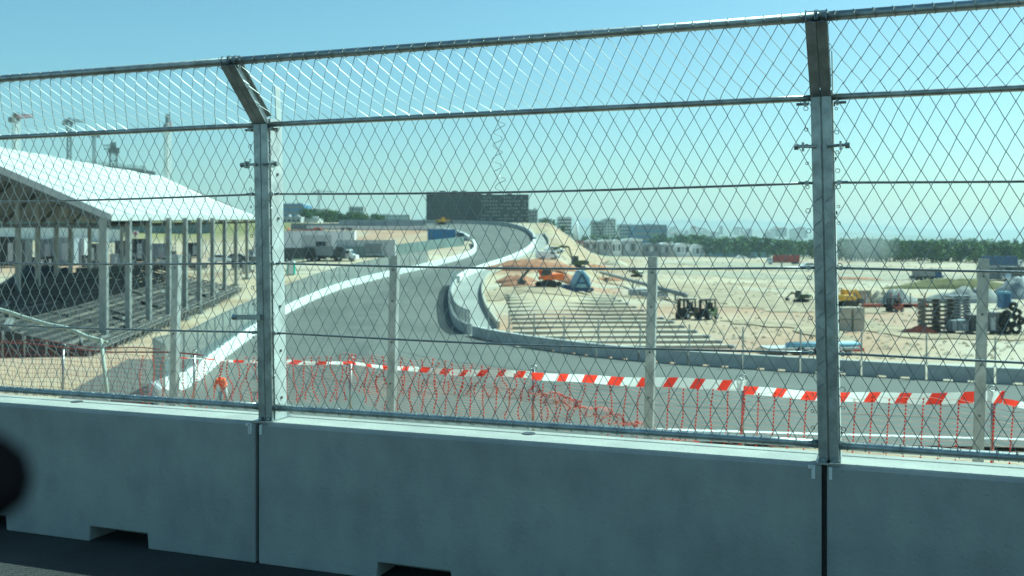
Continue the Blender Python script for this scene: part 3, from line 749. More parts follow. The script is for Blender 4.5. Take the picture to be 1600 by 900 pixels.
barrier('low_wall', off(SR, SL, 0.2)[6:], M['conc_strip'], 'low thin pale wall on the outer edge of the service road', step=3.0, h=0.7, w_=0.3, notch=False, cat='low wall')

# ------------------------------------------------------------------ tented roof and seating tiers on the left
A_ = P(172, 335, 86); B_ = P(-125, 206, 86); C_ = P(252, 275, 140); D_ = P(402, 338, 174)
E_ = Vector((B_.x - 14, B_.y + 1, A_.z)); G_ = Vector((C_.x - 16, 168, D_.z - 0.6))
root = thing('tent_canopy', (A_.x, A_.y, -6.5), 0, 'huge white tented roof on tall grey columns over the seating at left', 'tent')
inv = Matrix.Translation((-A_.x, -A_.y, 6.5))
mb = MB()
def sheet(p00, p01, p11, p10, n=10, sag=0.35):
    k = len(mb.v)
    for i in range(n + 1):
        for j in range(n + 1):
            q = p00.lerp(p01, i / n).lerp(p10.lerp(p11, i / n), j / n)
            q = q - Vector((0, 0, sag * (math.sin(math.pi * i / n) * 0.35 + 0.65) * math.sin(math.pi * j / n) ** 1 + 0.10 * abs(math.sin(math.pi * i / n * 5))))
            mb.v.append(tuple(inv @ q))
    for i in range(n):
        for j in range(n):
            a = k + i * (n + 1) + j; mb.f.append((a, a + 1, a + n + 2, a + n + 1)); mb.mi.append(0)
sheet(A_, D_, C_, B_, 20); sheet(B_, C_, G_, E_, 20); sheet(C_, D_, D_.lerp(G_, .5), C_, 8, .1); sheet(C_, D_.lerp(G_, .5), G_, C_, 8, .1)
mb.build('roof', [M['roof']], root, True, fix=False)
mb = MB()
def lp(v): return inv @ v
dz = Vector((0, 0, 0.25))
for a, b_ in ((A_, D_), (A_, B_), (B_, E_), (E_, G_), (G_, D_)): mb.bar(lp(a - dz), lp(b_ - dz), 0.25, 0.6)
mb.build('eave_beam', M['lgrey'], root)
for i in range(1, 12):
    t = i / 12; a = A_.lerp(D_, t); r_ = B_.lerp(C_, t); mb = MB(); pts = []
    for j in range(11):
        f_ = j / 10; q = a.lerp(r_, f_); sg = 0.35 * (math.sin(math.pi * t) * 0.35 + 0.65) * math.sin(math.pi * f_) + 0.10 * abs(math.sin(math.pi * t * 5))
        pts.append(inv @ (q - Vector((0, 0, sg - 0.05))))
    mb.tube(pts, .05, 4); mb.build('seam', M['lgrey'], root)
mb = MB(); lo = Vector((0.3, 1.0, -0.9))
mb.add([lp(B_ + lo), lp(A_ + lo + Vector((-1, 0, 0))), lp(A_ + Vector((-1.5, 14, -.4))), lp(C_ + Vector((-4, 0, -2.2))), lp(B_ + Vector((0, 10, -1.5)))], [(0, 1, 2, 3, 4)])  # dark sheet hung under the roof, standing in for shade
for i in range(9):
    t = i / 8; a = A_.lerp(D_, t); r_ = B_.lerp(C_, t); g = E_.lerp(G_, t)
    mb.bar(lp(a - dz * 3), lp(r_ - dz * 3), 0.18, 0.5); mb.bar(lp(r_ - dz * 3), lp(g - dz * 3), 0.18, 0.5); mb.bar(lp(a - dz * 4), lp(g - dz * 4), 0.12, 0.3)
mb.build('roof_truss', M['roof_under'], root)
colpx = [(160, 550), (199, 545), (231, 531), (262, 520), (288, 508), (310, 499), (331, 484), (350, 467), (368, 453), (385, 449)]
dd_ = [86, 92, 99, 106, 113, 120, 129, 142, 158, 168]
for i, ((px, py), d) in enumerate(zip(colpx, dd_)):
    q = P(px, 380, d); zb = gz(q.x, q.y); t = (d - 86) / 88; zt = A_.lerp(D_, t).z
    mb = MB(); wd = 0.85 if i == 0 else 0.6
    a = inv @ Vector((q.x, q.y, zb)); b_ = inv @ Vector((q.x, q.y, zt - 0.3))
    mb.bar(a, b_, wd * 0.55, 0.35); mb.bar(a + Vector((wd * .38, 0.0, 0)), b_ + Vector((wd * .38, 0, 0)), wd * 0.3, 0.5); mb.bar(a, a + Vector((0, 0, .3)), 1.2, 1.2)
    mb.build('column', M['alu'], root)
for px, d in ((-40, 92), (28, 96), (59, 102), (88, 112), (110, 124), (140, 138), (163, 150), (190, 162)):      # rear row
    q = P(px, 380, d); t = (d - 86) / 88; zt = E_.lerp(G_, max(0, t)).z
    mb = MB(); a = inv @ Vector((q.x, q.y, gz(q.x, q.y))); b_ = inv @ Vector((q.x, q.y, zt + 1.2)); mb.bar(a, b_, 0.4, 0.4)
    mb.build('column', M['alu'], root)

# seating tiers: rows run beside the track, rising away from it
a0 = hit(172, 553); a1 = hit(392, 452); ax = (a1 - a0); ax.z = 0; AL = ax.length; ax.normalize(); out_ = Vector((-ax.y, ax.x, 0))
root = thing('grandstand', a0, math.atan2(ax.y, ax.x), 'long dark unfinished seating tiers under the white tented roof', 'grandstand')
z0g = 0.4; z_r = a1.z - a0.z
for r_ in range(15):
    y = 0.9 * r_ + 1.2; z = z0g + 0.24 * r_; x0 = -1.5; x1 = AL - 2 - r_ * 0.9
    sl_ = lambda x: max(0, x) / AL * z_r
    mb = MB(); n = 14; pts = []
    for k in range(n + 1):
        x = x0 + (x1 - x0) * k / n; jz = random.uniform(-.05, .05); pts.append((x, random.uniform(-.04, .04), z + sl_(x) + jz))
    for x, j, zz in pts: mb.v += [(x, y - .34 + j, zz), (x, y + .30 + j, zz), (x, y + .30 + j, zz - .07), (x, y - .34 + j, zz - .07)]
    for k in range(n):
        a = 4 * k
        for q1, q2 in ((0, 1), (1, 2), (2, 3), (3, 0)): mb.f.append((a + q1, a + q2, a + 4 + q2, a + 4 + q1)); mb.mi.append(0)
    mb.f += [(0, 3, 2, 1), (4 * n, 4 * n + 1, 4 * n + 2, 4 * n + 3)]; mb.mi += [0, 0]
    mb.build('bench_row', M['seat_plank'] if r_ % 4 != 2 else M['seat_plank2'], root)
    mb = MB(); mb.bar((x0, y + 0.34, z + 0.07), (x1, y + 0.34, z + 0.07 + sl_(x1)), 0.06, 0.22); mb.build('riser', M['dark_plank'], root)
mb = MB()
for k in range(24):
    x = -1.5 + (AL - 2.5) * k / 23; zz = sl_(x)
    mb.bar((x, 0.8, zz + .1), (x, 14, zz + z0g + 3.2), 0.12, 0.16); mb.bar((x, 14, zz - 0.5), (x, 14, zz + z0g + 3.3), 0.1); mb.bar((x, 7, zz - 0.5), (x, 7, zz + z0g + 1.8), 0.1)
    mb.bar((x, 0.9, zz - 0.4), (x, 0.9, zz + 0.5), 0.1); mb.bar((x, 7, zz - .3), (x + 2.4, 14, zz + 3), 0.06)
mb.build('support_frame', M['darkgrey'], root)
mb = MB(); mb.bar((-1.5, 0.55, 0.9), (AL - 3, 0.55, 0.9 + z_r), 0.06); mb.bar((-1.5, 0.55, 0.5), (AL - 3, 0.55, 0.5 + z_r), 0.05)
for k in range(40):
    x = -1.5 + (AL - 1.5) * k / 39; mb.bar((x, 0.55, sl_(x) - .4), (x, 0.55, sl_(x) + 0.9), 0.05)
mb.build('front_rail', M['alu'], root)
for k in range(34):
    x = random.uniform(-1, AL - 8); r_ = random.randrange(1, 13); y = .9 * r_ + 1.2; z = z0g + .24 * r_ + sl_(x); mb = MB(); l_ = random.uniform(1.5, 4.5); a_ = random.uniform(-.5, .5) if k % 3 else 1.4
    mb.bar((x, y, z + .12), (x + l_ * math.cos(a_), y + l_ * math.sin(a_) * .6, z + .16 + .16 * l_ * math.sin(a_)), random.choice((.12, .25, .5)), random.uniform(.05, .4)); mb.build('loose_board', M[random.choice(('dark_plank', 'seat_plank2', 'darkgrey', 'alu'))], root)
mb = MB()
for k in range(40):
    x = -1.5 + (AL - 4) * k / 40; dx = (AL - 4) / 40
    mb.bar((x, .7, sl_(x) - .4), (x + dx, .7, sl_(x) + .5), .05); mb.bar((x, 1.5, sl_(x) - .4), (x, 1.5, sl_(x) + .6), .07)
mb.build('scaffold_brace', M['alu'], root)
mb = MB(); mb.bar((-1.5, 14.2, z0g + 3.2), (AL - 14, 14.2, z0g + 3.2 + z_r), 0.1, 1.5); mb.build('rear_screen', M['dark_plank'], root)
mb = MB(); mb.prism([(0.7, -.6), (14.2, -.6), (14.2, 3.7), (13.5, 3.75), (1.0, .45)], -1.75, -1.6, axis='x'); mb.build('end_screen', M['dark_plank'], root)  # dark sheet added for the shade on the stand's near end
mb = MB()
for k in range(9): mb.bar((-1.85, 1 + k * 1.6, -.5), (-1.85, 1 + k * 1.6, .4 + k * .42), .12); mb.bar((-1.85, 1 + k * 1.6, -.4), (-1.85, 2.5 + k * 1.6, .4 + k * .4), .07)
mb.build('end_scaffold', M['alu'], root)

# ------------------------------------------------------------------ vehicle, machine and equipment builders (origin on the ground, front = +x)
def wheels(root, pts, r, wd):
    for x, y in pts:
        mb = MB(); mb.tube([(x, y - wd / 2, r), (x, y + wd / 2, r)], r, 12); wh = mb.build('wheel', M['black'], root)
        mb = MB(); s_ = 1 if y > 0 else -1; mb.tube([(x, y + s_ * wd * 0.45, r), (x, y + s_ * (wd / 2 + 0.02), r)], r * 0.5, 8); mb.build('rim', M['lgrey'], wh)
def car(loc, rz, label, c='white', h=1.45, l=4.4, group=None, van=False):
    t = thing('van' if van else 'car', loc, rz, label, 'van' if van else 'car', group); k = l / 4.4
    if van: pr = [(-2.4, .3), (2.4, .3), (2.45, .95), (1.75, 1.15), (1.25, 2.0), (-2.3, 2.05), (-2.4, 1.8)]
    else: pr = [(-2.15, .3), (2.15, .3), (2.2, .7), (1.3, .92), (.55, 1.42), (-1.1, 1.45), (-1.9, .98), (-2.2, .9)]
    mb = MB(); mb.prism([(x * k, z * h / 1.45 if not van else z * h / 2) for x, z in pr], -.88, .88); mb.build('body', M[c], t, bevel=0.06)
    mb = MB()
    if van: mb.add([(1.72 * k, -.8, 1.22 * h / 2), (1.72 * k, .8, 1.22 * h / 2), (1.3 * k, .8, 1.9 * h / 2), (1.3 * k, -.8, 1.9 * h / 2)], [(0, 1, 2, 3)]); mb.v = [(x + .03, y, z) for x, y, z in mb.v]; mb.box((0.7 * k, 0, 1.55 * h / 2), (.9 * k, 1.79, .5))
    else: mb.prism([(x * k, z * h / 1.45) for x, z in [(1.1, .96), (.52, 1.36), (-1.05, 1.38), (-1.65, 1.0)]], -.89, .89)
    mb.build('window', M['glass'], t)
    wheels(t, [(x * k, y) for x in (1.35, -1.35) for y in (-.82, .82)], .33, .2); return t
def truck(loc, rz, label, cab='white', box='white', l=8.0, h=3.2, kind='box', group=None):
    t = thing('truck', loc, rz, label, 'truck', group)
    mb = MB(); mb.prism([(l / 2 - 1.9, .6), (l / 2, .6), (l / 2, 1.6), (l / 2 - .25, 2.75), (l / 2 - 1.9, 2.85)], -1.15, 1.15); mb.build('cab', M[cab], t, bevel=.05)
    mb = MB(); mb.box((l / 2 - .09, 0, 2.1), (.06, 1.9, .75), ry=R(-12)); mb.box((l / 2 - .9, 0, 2.15), (.8, 2.33, .6)); mb.build('window', M['glass'], t)
    mb = MB(); mb.box((-.2, 0, .85), (l - .6, .9, .3)); mb.box((-l / 2 + .3, 0, .6), (.2, 2.2, .2)); mb.build('chassis', M['darkgrey'], t)
    mb = MB()
    if kind == 'box': mb.box((-1.1, 0, 1.05 + (h - 1.05) / 2), (l - 2.3, 2.4, h - 1.05))
    elif kind == 'tip':
        mb.prism([(-l / 2, 1.2), (l / 2 - 2.4, 1.05), (l / 2 - 2.1, h), (-l / 2 - .3, h - .3)], -1.2, -1.1); mb.prism([(-l / 2, 1.2), (l / 2 - 2.4, 1.05), (l / 2 - 2.1, h), (-l / 2 - .3, h - .3)], 1.1, 1.2)
        mb.box((-1.1, 0, 1.15), (l - 2.3, 2.3, .12)); mb.box((l / 2 - 2.2, 0, 1.9), (.12, 2.3, 1.8)); mb.box((-l / 2 - .1, 0, 2.0), (.12, 2.3, 1.5)); mb.box((-1, 0, h - .5), (l - 2.6, 2.1, .5))
    elif kind == 'drum': mb.tube([(-l / 2, 0, 2.7), (-l / 2 + 1, 0, 2.5), (0, 0, 2.3), (l / 2 - 2.2, 0, 2.0)], [.5, 1.1, 1.25, .7], 12); mb.bar((-l / 2, 0, 1), (-l / 2, 0, 3.2), .8, .3)
    mb.build('cargo_body', M[box], t)
    wheels(t, [(x, y) for x in (l / 2 - 1.2, -l / 2 + 1.2, -l / 2 + 2.5) for y in (-1.0, 1.0)], .5, .3); return t
def excavator(loc, rz, label, c='orange', s=1.0, reach=(3.2, 3.6, 5.2, 1.2), tracked=True):
    t = thing('excavator', loc, rz, label, 'excavator'); t.scale = (s, s, s)
    for y in (-1.05, 1.05):
        mb = MB(); mb.prism([(-1.7, .15), (-1.4, 0), (1.4, 0), (1.7, .15), (1.75, .5), (1.45, .8), (-1.45, .8), (-1.75, .5)], y - .28, y + .28); mb.build('track_belt', M['black'], t)
    mb = MB(); mb.box((0, 0, .7), (1.6, 1.7, .5)); mb.tube([(0, 0, .9), (0, 0, 1.1)], .7, 12); mb.build('undercarriage', M['darkgrey'], t)
    mb = MB(); mb.prism([(-2.1, 1.1), (1.3, 1.1), (1.3, 1.5), (.2, 2.0), (-1.9, 2.1), (-2.3, 1.7)], -1.25, 1.25); mb.build('house', M[c], t, bevel=.06)
    mb = MB(); mb.prism([(-.1, 1.5), (1.35, 1.5), (1.3, 2.3), (1.0, 2.95), (-.1, 2.95)], .25, 1.2); cb = mb.build('cab', M[c], t, bevel=.04)
    mb = MB(); mb.prism([(.05, 1.75), (1.38, 1.75), (1.33, 2.3), (1.05, 2.85), (.05, 2.85)], .3, 1.22); mb.build('window', M['glass'], cb)
    kx, kz, tx, tz_ = reach
    mb = MB(); mb.bar((.9, -.2, 1.5), (kx * .55, -.2, kz), .32, .5); mb.bar((kx * .55, -.2, kz), (kx, -.2, kz), .3, .42); mb.build('boom', M[c], t)
    mb = MB(); mb.bar((kx - .3, -.2, kz + .3), (tx, -.2, tz_ + .6), .26, .34); mb.bar((kx * .5, -.2, kz - .2), (.9, -.2, 1.2), .12); mb.build('stick', M[c] if c != 'orange' else M['darkgrey'], t)
    mb = MB(); mb.prism([(tx - .1, tz_ + .7), (tx + .4, tz_ + .5), (tx + .3, tz_ - .2), (tx - .5, tz_ - .2), (tx - .7, tz_ + .2)], -.7, .35); mb.build('bucket', M['darkgrey'], t); return t
def forklift(loc, rz, label, c='green', s=1.0, group=None):
    t = thing('forklift', loc, rz, label, 'forklift', group); t.scale = (s, s, s)
    mb = MB(); mb.prism([(-1.2, .35), (.9, .35), (.95, 1.1), (.55, 1.25), (.35, .85), (-.2, .85), (-.45, 1.35), (-1.25, 1.3)], -.62, .62); mb.build('body', M[c], t, bevel=.05)
    mb = MB()
    for x, y in ((.62, -.55), (.62, .55), (-.75, -.55), (-.75, .55)): mb.bar((x, y, 1.0), (x * .85, y, 2.15), .13)
    mb.box((-.05, 0, 2.18), (1.5, 1.25, .12)); mb.build('overhead_guard', M['black'], t)
    mb = MB(); mb.box((-.3, 0, 1.05), (.5, .6, .2)); mb.box((-.55, 0, 1.5), (.16, .6, .7)); mb.build('seat', M['black'], t)
    mb = MB()
    for y in (-.4, .4): mb.bar((1.1, y, .2), (1.1, y, 2.2), .16, .2)
    for z in (.4, 1.2, 2.15): mb.bar((1.1, -.4, z), (1.1, .4, z), .14)
    mb.box((1.15, 0, .8), (.1, .9, .6)); mb.build('mast', M['black'], t)
    for y in (-.3, .3):
        mb = MB(); mb.bar((1.3, y, .15), (2.3, y, .13), .12, .05); mb.bar((1.3, y, .15), (1.3, y, .8), .12, .05); mb.build('fork', M['darkgrey'], t)
    wheels(t, [(.8, -.6), (.8, .6)], .42, .28); wheels(t, [(-.95, -.55), (-.95, .55)], .34, .24); return t
def cabinet(name, loc, rz, label, cat, c='grey', d=(2.5, 2, 2.4), group=None, roof=None, ribs=4, legs=False):
    t = thing(name, loc, rz, label, cat, group); l, w_, h = d
    mb = MB(); mb.box((0, 0, h / 2 + .12), (l, w_, h - .2)); mb.build('body', M[c], t, bevel=.03)
    mb = MB(); mb.box((0, 0, h + .06), (l + .12, w_ + .12, .12)); mb.build('lid', M[roof or c], t)
    mb = MB()
    for i in range(ribs + 1):
        x = -l / 2 + l * i / ribs
        for y in (-w_ / 2 - .02, w_ / 2 + .02): mb.box((x, y, h / 2 + .1), (.07, .05, h - .25))
    for x in (-l / 2 + .2, l / 2 - .2): mb.box((x, 0, .06), (.25, w_, .12))
    mb.build('frame', M['darkgrey'], t)
    mb = MB(); mb.box((l * .12, -w_ / 2 - .03, h * .5), (l * .3, .04, h * .62)); dr = mb.build('door', M['lgrey'] if c != 'lgrey' else M['grey'], t)
    return t
def pile(name, loc, rad, h, label, cat, m, el=1.0, rz=0):
    t = MB(); n = 18; k = 7; r_ = random.Random(int(loc.x * 7 + loc.y)); ph = [r_.uniform(0, 6) for _ in range(4)]
    t.v.append((0, 0, h))
    for i in range(1, k + 1):
        for j in range(n):
            a = 2 * math.pi * j / n; f_ = i / k
            rr_ = rad * f_ * (1 + .18 * math.sin(2 * a + ph[0]) + .1 * math.sin(5 * a + ph[1]))
            z = h * min(1.0, 1.55 * (1 - f_)) ** 0.9 * (1 + .25 * math.sin(3 * a + ph[2] + i)) * (1 + r_.uniform(-.15, .15)) - (0.4 if i == k else 0)
            t.v.append((rr_ * math.cos(a) * el, rr_ * math.sin(a), z))
    for j in range(n): t.f.append((0, 1 + j, 1 + (j + 1) % n))
    for i in range(k - 1):
        for j in range(n):
            a = 1 + i * n; t.f.append((a + j, a + n + j, a + n + (j + 1) % n, a + (j + 1) % n))
    t.mi = [0] * len(t.f)
    o = t.build(name, m, None, True); o.location = loc; o.rotation_euler = (0, 0, rz); return tag(o, label, cat)

# ---- worn earth tracks and rubble on the graded sand
def dirt(pix, wd, m, dz):
    pts = cr([hit(*p) for p in pix], 30); mb = MB(); r_ = random.Random(len(pix) + int(pix[0][0]))
    for i, p in enumerate(pts):
        d = pts[min(i + 1, len(pts) - 1)] - pts[max(i - 1, 0)]; d.z = 0; d.normalize(); n_ = Vector((-d.y, d.x, 0)); k = math.sin(math.pi * min(1, max(0, i / (len(pts) - 1)))) ** .35 + .02
        for j in range(9):
            o_ = (j / 8 - .5) * wd * k * (1 + (.25 * math.sin(i * .37 + j) + r_.uniform(-.1, .1) if j in (0, 8) else 0)); q = p + n_ * o_
            mb.v.append((q.x, q.y, gz(q.x, q.y) + dz * 2 + .03))
    for i in range(len(pts) - 1):
        for j in range(8): a = i * 9 + j; mb.f.append((a, a + 1, a + 10, a + 9)); mb.mi.append(0)
    o = mb.build('dirt_track', m, None, True, fix=False)
    return tag(o, kind='structure')
M['earth'] = mat('worn_brown_earth', (0.33, 0.255, 0.17), 1, 0, 0.35, 0.3, 0.6); M['earth2'] = mat('grey_worn_earth', (0.31, 0.275, 0.205), 1, 0, 0.25, 0.3, 0.6)
dirt([(1040, 446), (1120, 455), (1190, 472), (1275, 482), (1400, 484)], 17, M['earth'], .02)
dirt([(990, 424), (1100, 426), (1250, 432), (1420, 430), (1600, 436)], 30, M['earth2'], .025)
dirt([(1030, 410), (1150, 412), (1290, 420), (1400, 424)], 55, M['earth2'], .03)
dirt([(1340, 500), (1420, 524), (1520, 528), (1640, 530)], 4.5, M['earth'], .03)
dirt([(760, 470), (800, 452), (870, 455), (960, 460), (1040, 468)], 7, M['earth'], .035)
dirt([(1140, 500), (1200, 508), (1260, 512), (1320, 535)], 5, M['earth'], .04)
rb = MB(); r_ = random.Random(77)
for i in range(2600):
    px = r_.uniform(760, 1640); py = 398 + (r_.random() ** 1.3) * 165
    if py > 470 and px < 950 + (py - 458) * 2.5: continue
    if py > 535 + (px - 860) * .07: continue
    d = 13653 / (py - 380); x = (px - 800) / F * d
    if abs(gz(x, d) + 6.5) > 1.2 and px > 1000: continue
    z = gz(x, d); s_ = r_.uniform(.05, .22) * (1 + d / 250); c = Vector((x, d, z + s_ * .1)); q_ = [Vector((r_.uniform(-1, 1), r_.uniform(-1, 1), r_.uniform(-.3, .5))) * s_ for _ in range(2)]
    rb.add([c + Vector((-s_, -s_ * .8, 0)) + q_[0] * .4, c + Vector((s_, -s_ * .6, 0)), c + Vector((q_[1].x * .5, s_, 0)), c + Vector((q_[0].x * .4, q_[0].y * .4, s_ * .8))], [(0, 1, 3), (1, 2, 3), (2, 0, 3)], i % 2)
tag(rb.build('rubble', [M['soil_pale'], M['earth']], None, fix=False), kind='stuff')

# ---- machines on the sand
def at(px, py, dz=0.0):
    v = hit(px, py); v.z += dz; return v
forklift(at(1074, 498), R(222), 'dark forklift with reddish rear, left one of the two parked on the pale sand', 'darkgreen', 1.06, 'pair of forklifts on the sand')
forklift(at(1106, 499), R(232), 'yellow green forklift, right one of the two parked on the pale sand', 'green', 1.05, 'pair of forklifts on the sand')
excavator(at(857, 448), R(200), 'orange excavator on the red soil beside the track bend', 'orange', 1.0, (3.0, 2.9, 4.6, .6))
excavator(at(903, 424), R(178), 'brown excavator with its arm raised to the left, behind the red soil', 'green', 1.05, (3.4, 4.8, 5.6, 3.2))
excavator(at(995, 436), R(120), 'small dark excavator left of the pale post on the far sand', 'green', .72, (2.6, 3.0, 3.8, 1.8))
# pale blue covered machine on a dark blue base
q = at(905, 458); t = thing('covered_machine', q, R(12), 'pale blue sheeted machine on dark blue frame next to the orange excavator', 'machine')
mb = MB(); mb.prism([(-1.5, .9), (1.7, .9), (1.5, 2.4), (.5, 3.6), (-.2, 3.6), (-1.0, 2.2)], -1.0, 1.0); mb.build('cover_sheet', M['lblue'], t, bevel=.1)
mb = MB(); mb.box((0, 0, .55), (4.2, 2.0, .5)); mb.bar((-1.2, -1.1, .8), (.2, -1.1, 3.0), .25); mb.bar((1.4, -1.1, .8), (.2, -1.1, 3.0), .25); mb.bar((-.7, -1.1, 1.6), (.9, -1.1, 1.6), .25); mb.build('frame', M['navy'], t)
mb = MB(); mb.prism([(-3.6, .1), (-1.5, .1), (-1.5, 1.2), (-2.4, 1.4), (-3.5, .6)], -.8, .8); mb.build('nose', M['navy'], t)
wheels(t, [(x, y) for x in (-2.8, 1.4) for y in (-.9, .9)], .42, .3)
pile('soil_heap', at(806, 440), 2.2, 1.0, 'second red soil heap nearer the service road wall', 'soil heap', M['soil'], 1.5)
pile('soil_heap', at(812, 446), 1.6, .7, 'dark red soil heap just left of the orange excavator', 'soil heap', M['soil'], 2.0)
pile('soil_heap', at(880, 440), 2.0, 0.9, 'low red soil ridge between the orange excavator and the blue machine', 'soil heap', M['soil'], 2.2)
pile('soil_heap', at(826, 420), 3.6, 1.4, 'brown soil heap behind the service road corner', 'soil heap', M['soil'], 2.4)
pile('soil_heap', at(955, 441), 1.6, 0.6, 'long red soil ridge to the right of the blue machine', 'soil heap', M['soil'], 4.0)
pile('soil_heap', at(925, 420), 2.2, 1.0, 'orange soil heap beside the brown excavator', 'soil heap', M['soil'], 2.6)
pile('soil_heap', at(960, 414), 4, 1.8, 'small tan mound on the far flat sand, left of the small dark excavator', 'soil heap', M['soil_pale'], 1.6)
pile('soil_heap', at(1437, 520), 1.2, .55, 'bright red low heap by the dark pallet stack', 'heap', M['rust'], 1.4)
pile('scrub_mound', at(1500, 453), 3.6, 1.5, 'long brown scrubby mound on the right, behind the pallet stack', 'mound', M['scrub'], 4.0)
pile('soil_heap', at(1335, 434), 2.0, 0.5, 'thin reddish soil bank right of the right bent post', 'soil heap', M['soil'], 4.0)
pile('gravel_heap', at(1402, 475), 1.9, 1.7, 'pale grey gravel heap, left one behind the red stillage bases', 'gravel heap', M['gravel'], 1.6)
pile('gravel_heap', at(1377, 474), 1.7, 1.6, 'sandy gravel heap just left of the pale grey one', 'gravel heap', M['soil_pale'], 1.3)
pile('gravel_heap', at(1515, 472), 2.6, 1.8, 'wide pale grey gravel heap behind the pallet stack', 'gravel heap', M['gravel'], 2.4)
pile('gravel_heap', at(1600, 466), 4, 2.8, 'dark grey gravel heap at the right edge behind the blue toilet', 'gravel heap', M['grey'], 1.6)
# white buildings material blocks
q = at(1328, 517); 
for i in range(2):
    for j in range(2):
        t = MB(); t.box((0, 0, .6), (1.15, 1.1, 1.1)); 
        for z in (.05,): t.box((0, 0, z), (1.2, 1.2, .1))
        o = t.build('block_bundle', M['conc_strip'], None, bevel=.02); o.location = q + Vector((i * 1.3 - .6, 0, j * 1.2)); o.rotation_euler = (0, 0, .1)
        tag(o, f"pale wrapped block bundle, {'upper' if j else 'lower'} {'right' if i else 'left'} of four just right of the right bent post", 'block bundle', 'four pale block bundles')
# pallet stacks and crates
def stack(loc, rz, n, label, m, wd=(2.6, 1.4), lh=.33, lean_=0.0, group=None):
    t = thing('pallet_stack', loc, rz, label, 'pallet stack', group); pal = None
    mb = MB(); l, w_ = wd
    for k in range(6): mb.box((0, -w_ / 2 + w_ * (k + .5) / 6, lh * .86), (l, w_ / 6 * .7, lh * .12))
    for x in (-l / 2 + .08, 0, l / 2 - .08): mb.box((x, 0, lh * .45), (.12, w_, lh * .6))
    for k in (-1, 0, 1): mb.box((0, k * w_ * .42, lh * .08), (l, .1, lh * .12))
    me = mb.mesh('pallet', m)
    for i in range(n):
        o = link('pallet', me, t); o.location = (random.uniform(-.05, .05) + lean_ * i, random.uniform(-.04, .04), i * lh); o.rotation_euler = (0, 0, random.uniform(-.03, .03))
    return t
stack(at(1463, 519), .05, 8, 'tall dark pallet stack, left end of the equipment row on the right', M['wood'], (3.1, 1.5), .42)
stack(at(1496, 502), .0, 9, 'bluish grey pallet stack standing behind, second from the left in the row', M['tarp'], (2.3, 1.6), .33)
cabinet('steel_box', at(1500, 520), .03, 'low grey steel box in front of the bluish pallet stack', 'steel box', 'tarp', (2.3, 1.4, 1.15))
cabinet('crate', at(1524, 521), .0, 'small black crate left of the rightmost pale post', 'crate', 'darkgrey', (1.3, 1.3, 1.7))
cabinet('cage_crate', at(1544, 521), .0, 'grey slatted crate just right of the rightmost pale post', 'crate', 'grey', (1.5, 1.3, 2.0), ribs=6)
stack(at(1561, 521), .0, 6, 'narrow dark pallet stack between grey crate and black bundle', M['wood'], (1.1, 1.3), .35)
q = at(1581, 522); t = thing('tyre_bundle', q, 0, 'bulky black tyre bundle at the right end of the equipment row', 'tyre bundle')
for i, (x, z, r_) in enumerate(((-.45, .5, .55), (.45, .5, .55), (0, 1.35, .52), (-.5, 1.9, .45), (.45, 2.0, .5), (0.1, 2.7, .45), (-.9, 1.2, .4), (.95, 1.3, .4))):
    mb = MB(); mb.tube([(x + (r_ - .16) * math.cos(a / 12 * 6.283), 0.1 * math.sin(i), z + (r_ - .16) * math.sin(a / 12 * 6.283)) for a in range(12)], .2, 7, closed=True); mb.build('tyre', M['black'], t, True)
q = at(1569, 482); t = thing('portable_toilet', q, .1, 'blue portable toilet with pale roof behind the black bundle', 'portable toilet')
mb = MB(); mb.box((0, 0, 1.1), (1.3, 1.3, 2.0)); mb.build('cabin', M['blue'], t, bevel=.04)
mb = MB(); mb.prism([(-.7, 2.1), (.7, 2.1), (.5, 2.35), (-.5, 2.35)], -.7, .7); mb.build('roof', M['lblue'], t)
mb = MB(); mb.box((0, -.67, 1.05), (.85, .04, 1.8)); mb.build('door', M['navy'], t)
forklift(at(1398, 487), R(200), 'small rusty brown loader in front of the gravel heaps', 'rust', .8)
excavator(at(1322, 478), R(30), 'yellow compact excavator just right of the right bent post', 'yellow', .8, (2.4, 2.6, 3.4, .6))
excavator(at(1252, 472), R(150), 'grey green compact loader left of the right bent post', 'green', .6, (2.6, 2.2, 3.6, .5))
cabinet('generator', at(1345, 476), .3, 'tan and grey generator beside the yellow compact excavator', 'generator', 'soil_pale', (2.4, 1.3, 2.0))
for i, px in enumerate((1372, 1402, 1425)):
    mb = MB(); mb.box((0, 0, .25), (4.2, 1.0, .5)); mb.bar((-1.8, 0, .5), (-1.8, 0, 2.0), .12); mb.bar((1.8, 0, .5), (1.8, 0, 2.0), .12)
    o = mb.build('stillage', M['rust'] if i != 1 else M['darkgrey'], None); o.location = at(px, 480); tag(o, ('red stillage base left, under the sandy gravel heap', 'dark stillage base between two red ones', 'red stillage base right, under the pale gravel heap')[i], 'stillage', 'stillage bases on the sand')
# flat trailer with pipes and red bar
q = at(1265, 552); t = thing('pipe_trailer', q, R(6), 'flat grey trailer carrying pale blue pipes behind the right bent post', 'trailer')
mb = MB(); mb.box((0, 0, .45), (7.5, 2.2, .18))
for x in (-3, -1, 1, 3): mb.box((x, 0, .3), (.14, 2.2, .3))
mb.build('bed', M['lgrey'], t)
for k in range(4):
    mb = MB(); mb.tube([(-2.2 + k * .2, -.6 + .35 * k, .72), (3.9, -.6 + .35 * k, .74)], .16, 8); mb.build('pipe', M['tarp'] if k % 2 else M['lblue'], t, True)
wheels(t, [(x, y) for x in (-1.2, 0.2) for y in (-1.15, 1.15)], .32, .2)
mb = MB(); mb.box((0, 0, .15), (2.0, .4, .2)); mb.box((.4, .3, .3), (1.0, .4, .2)); o = mb.build('red_beam', M['red'], None); o.location = at(1330, 549); tag(o, 'short red steel beam lying right of the trailer', 'beam')
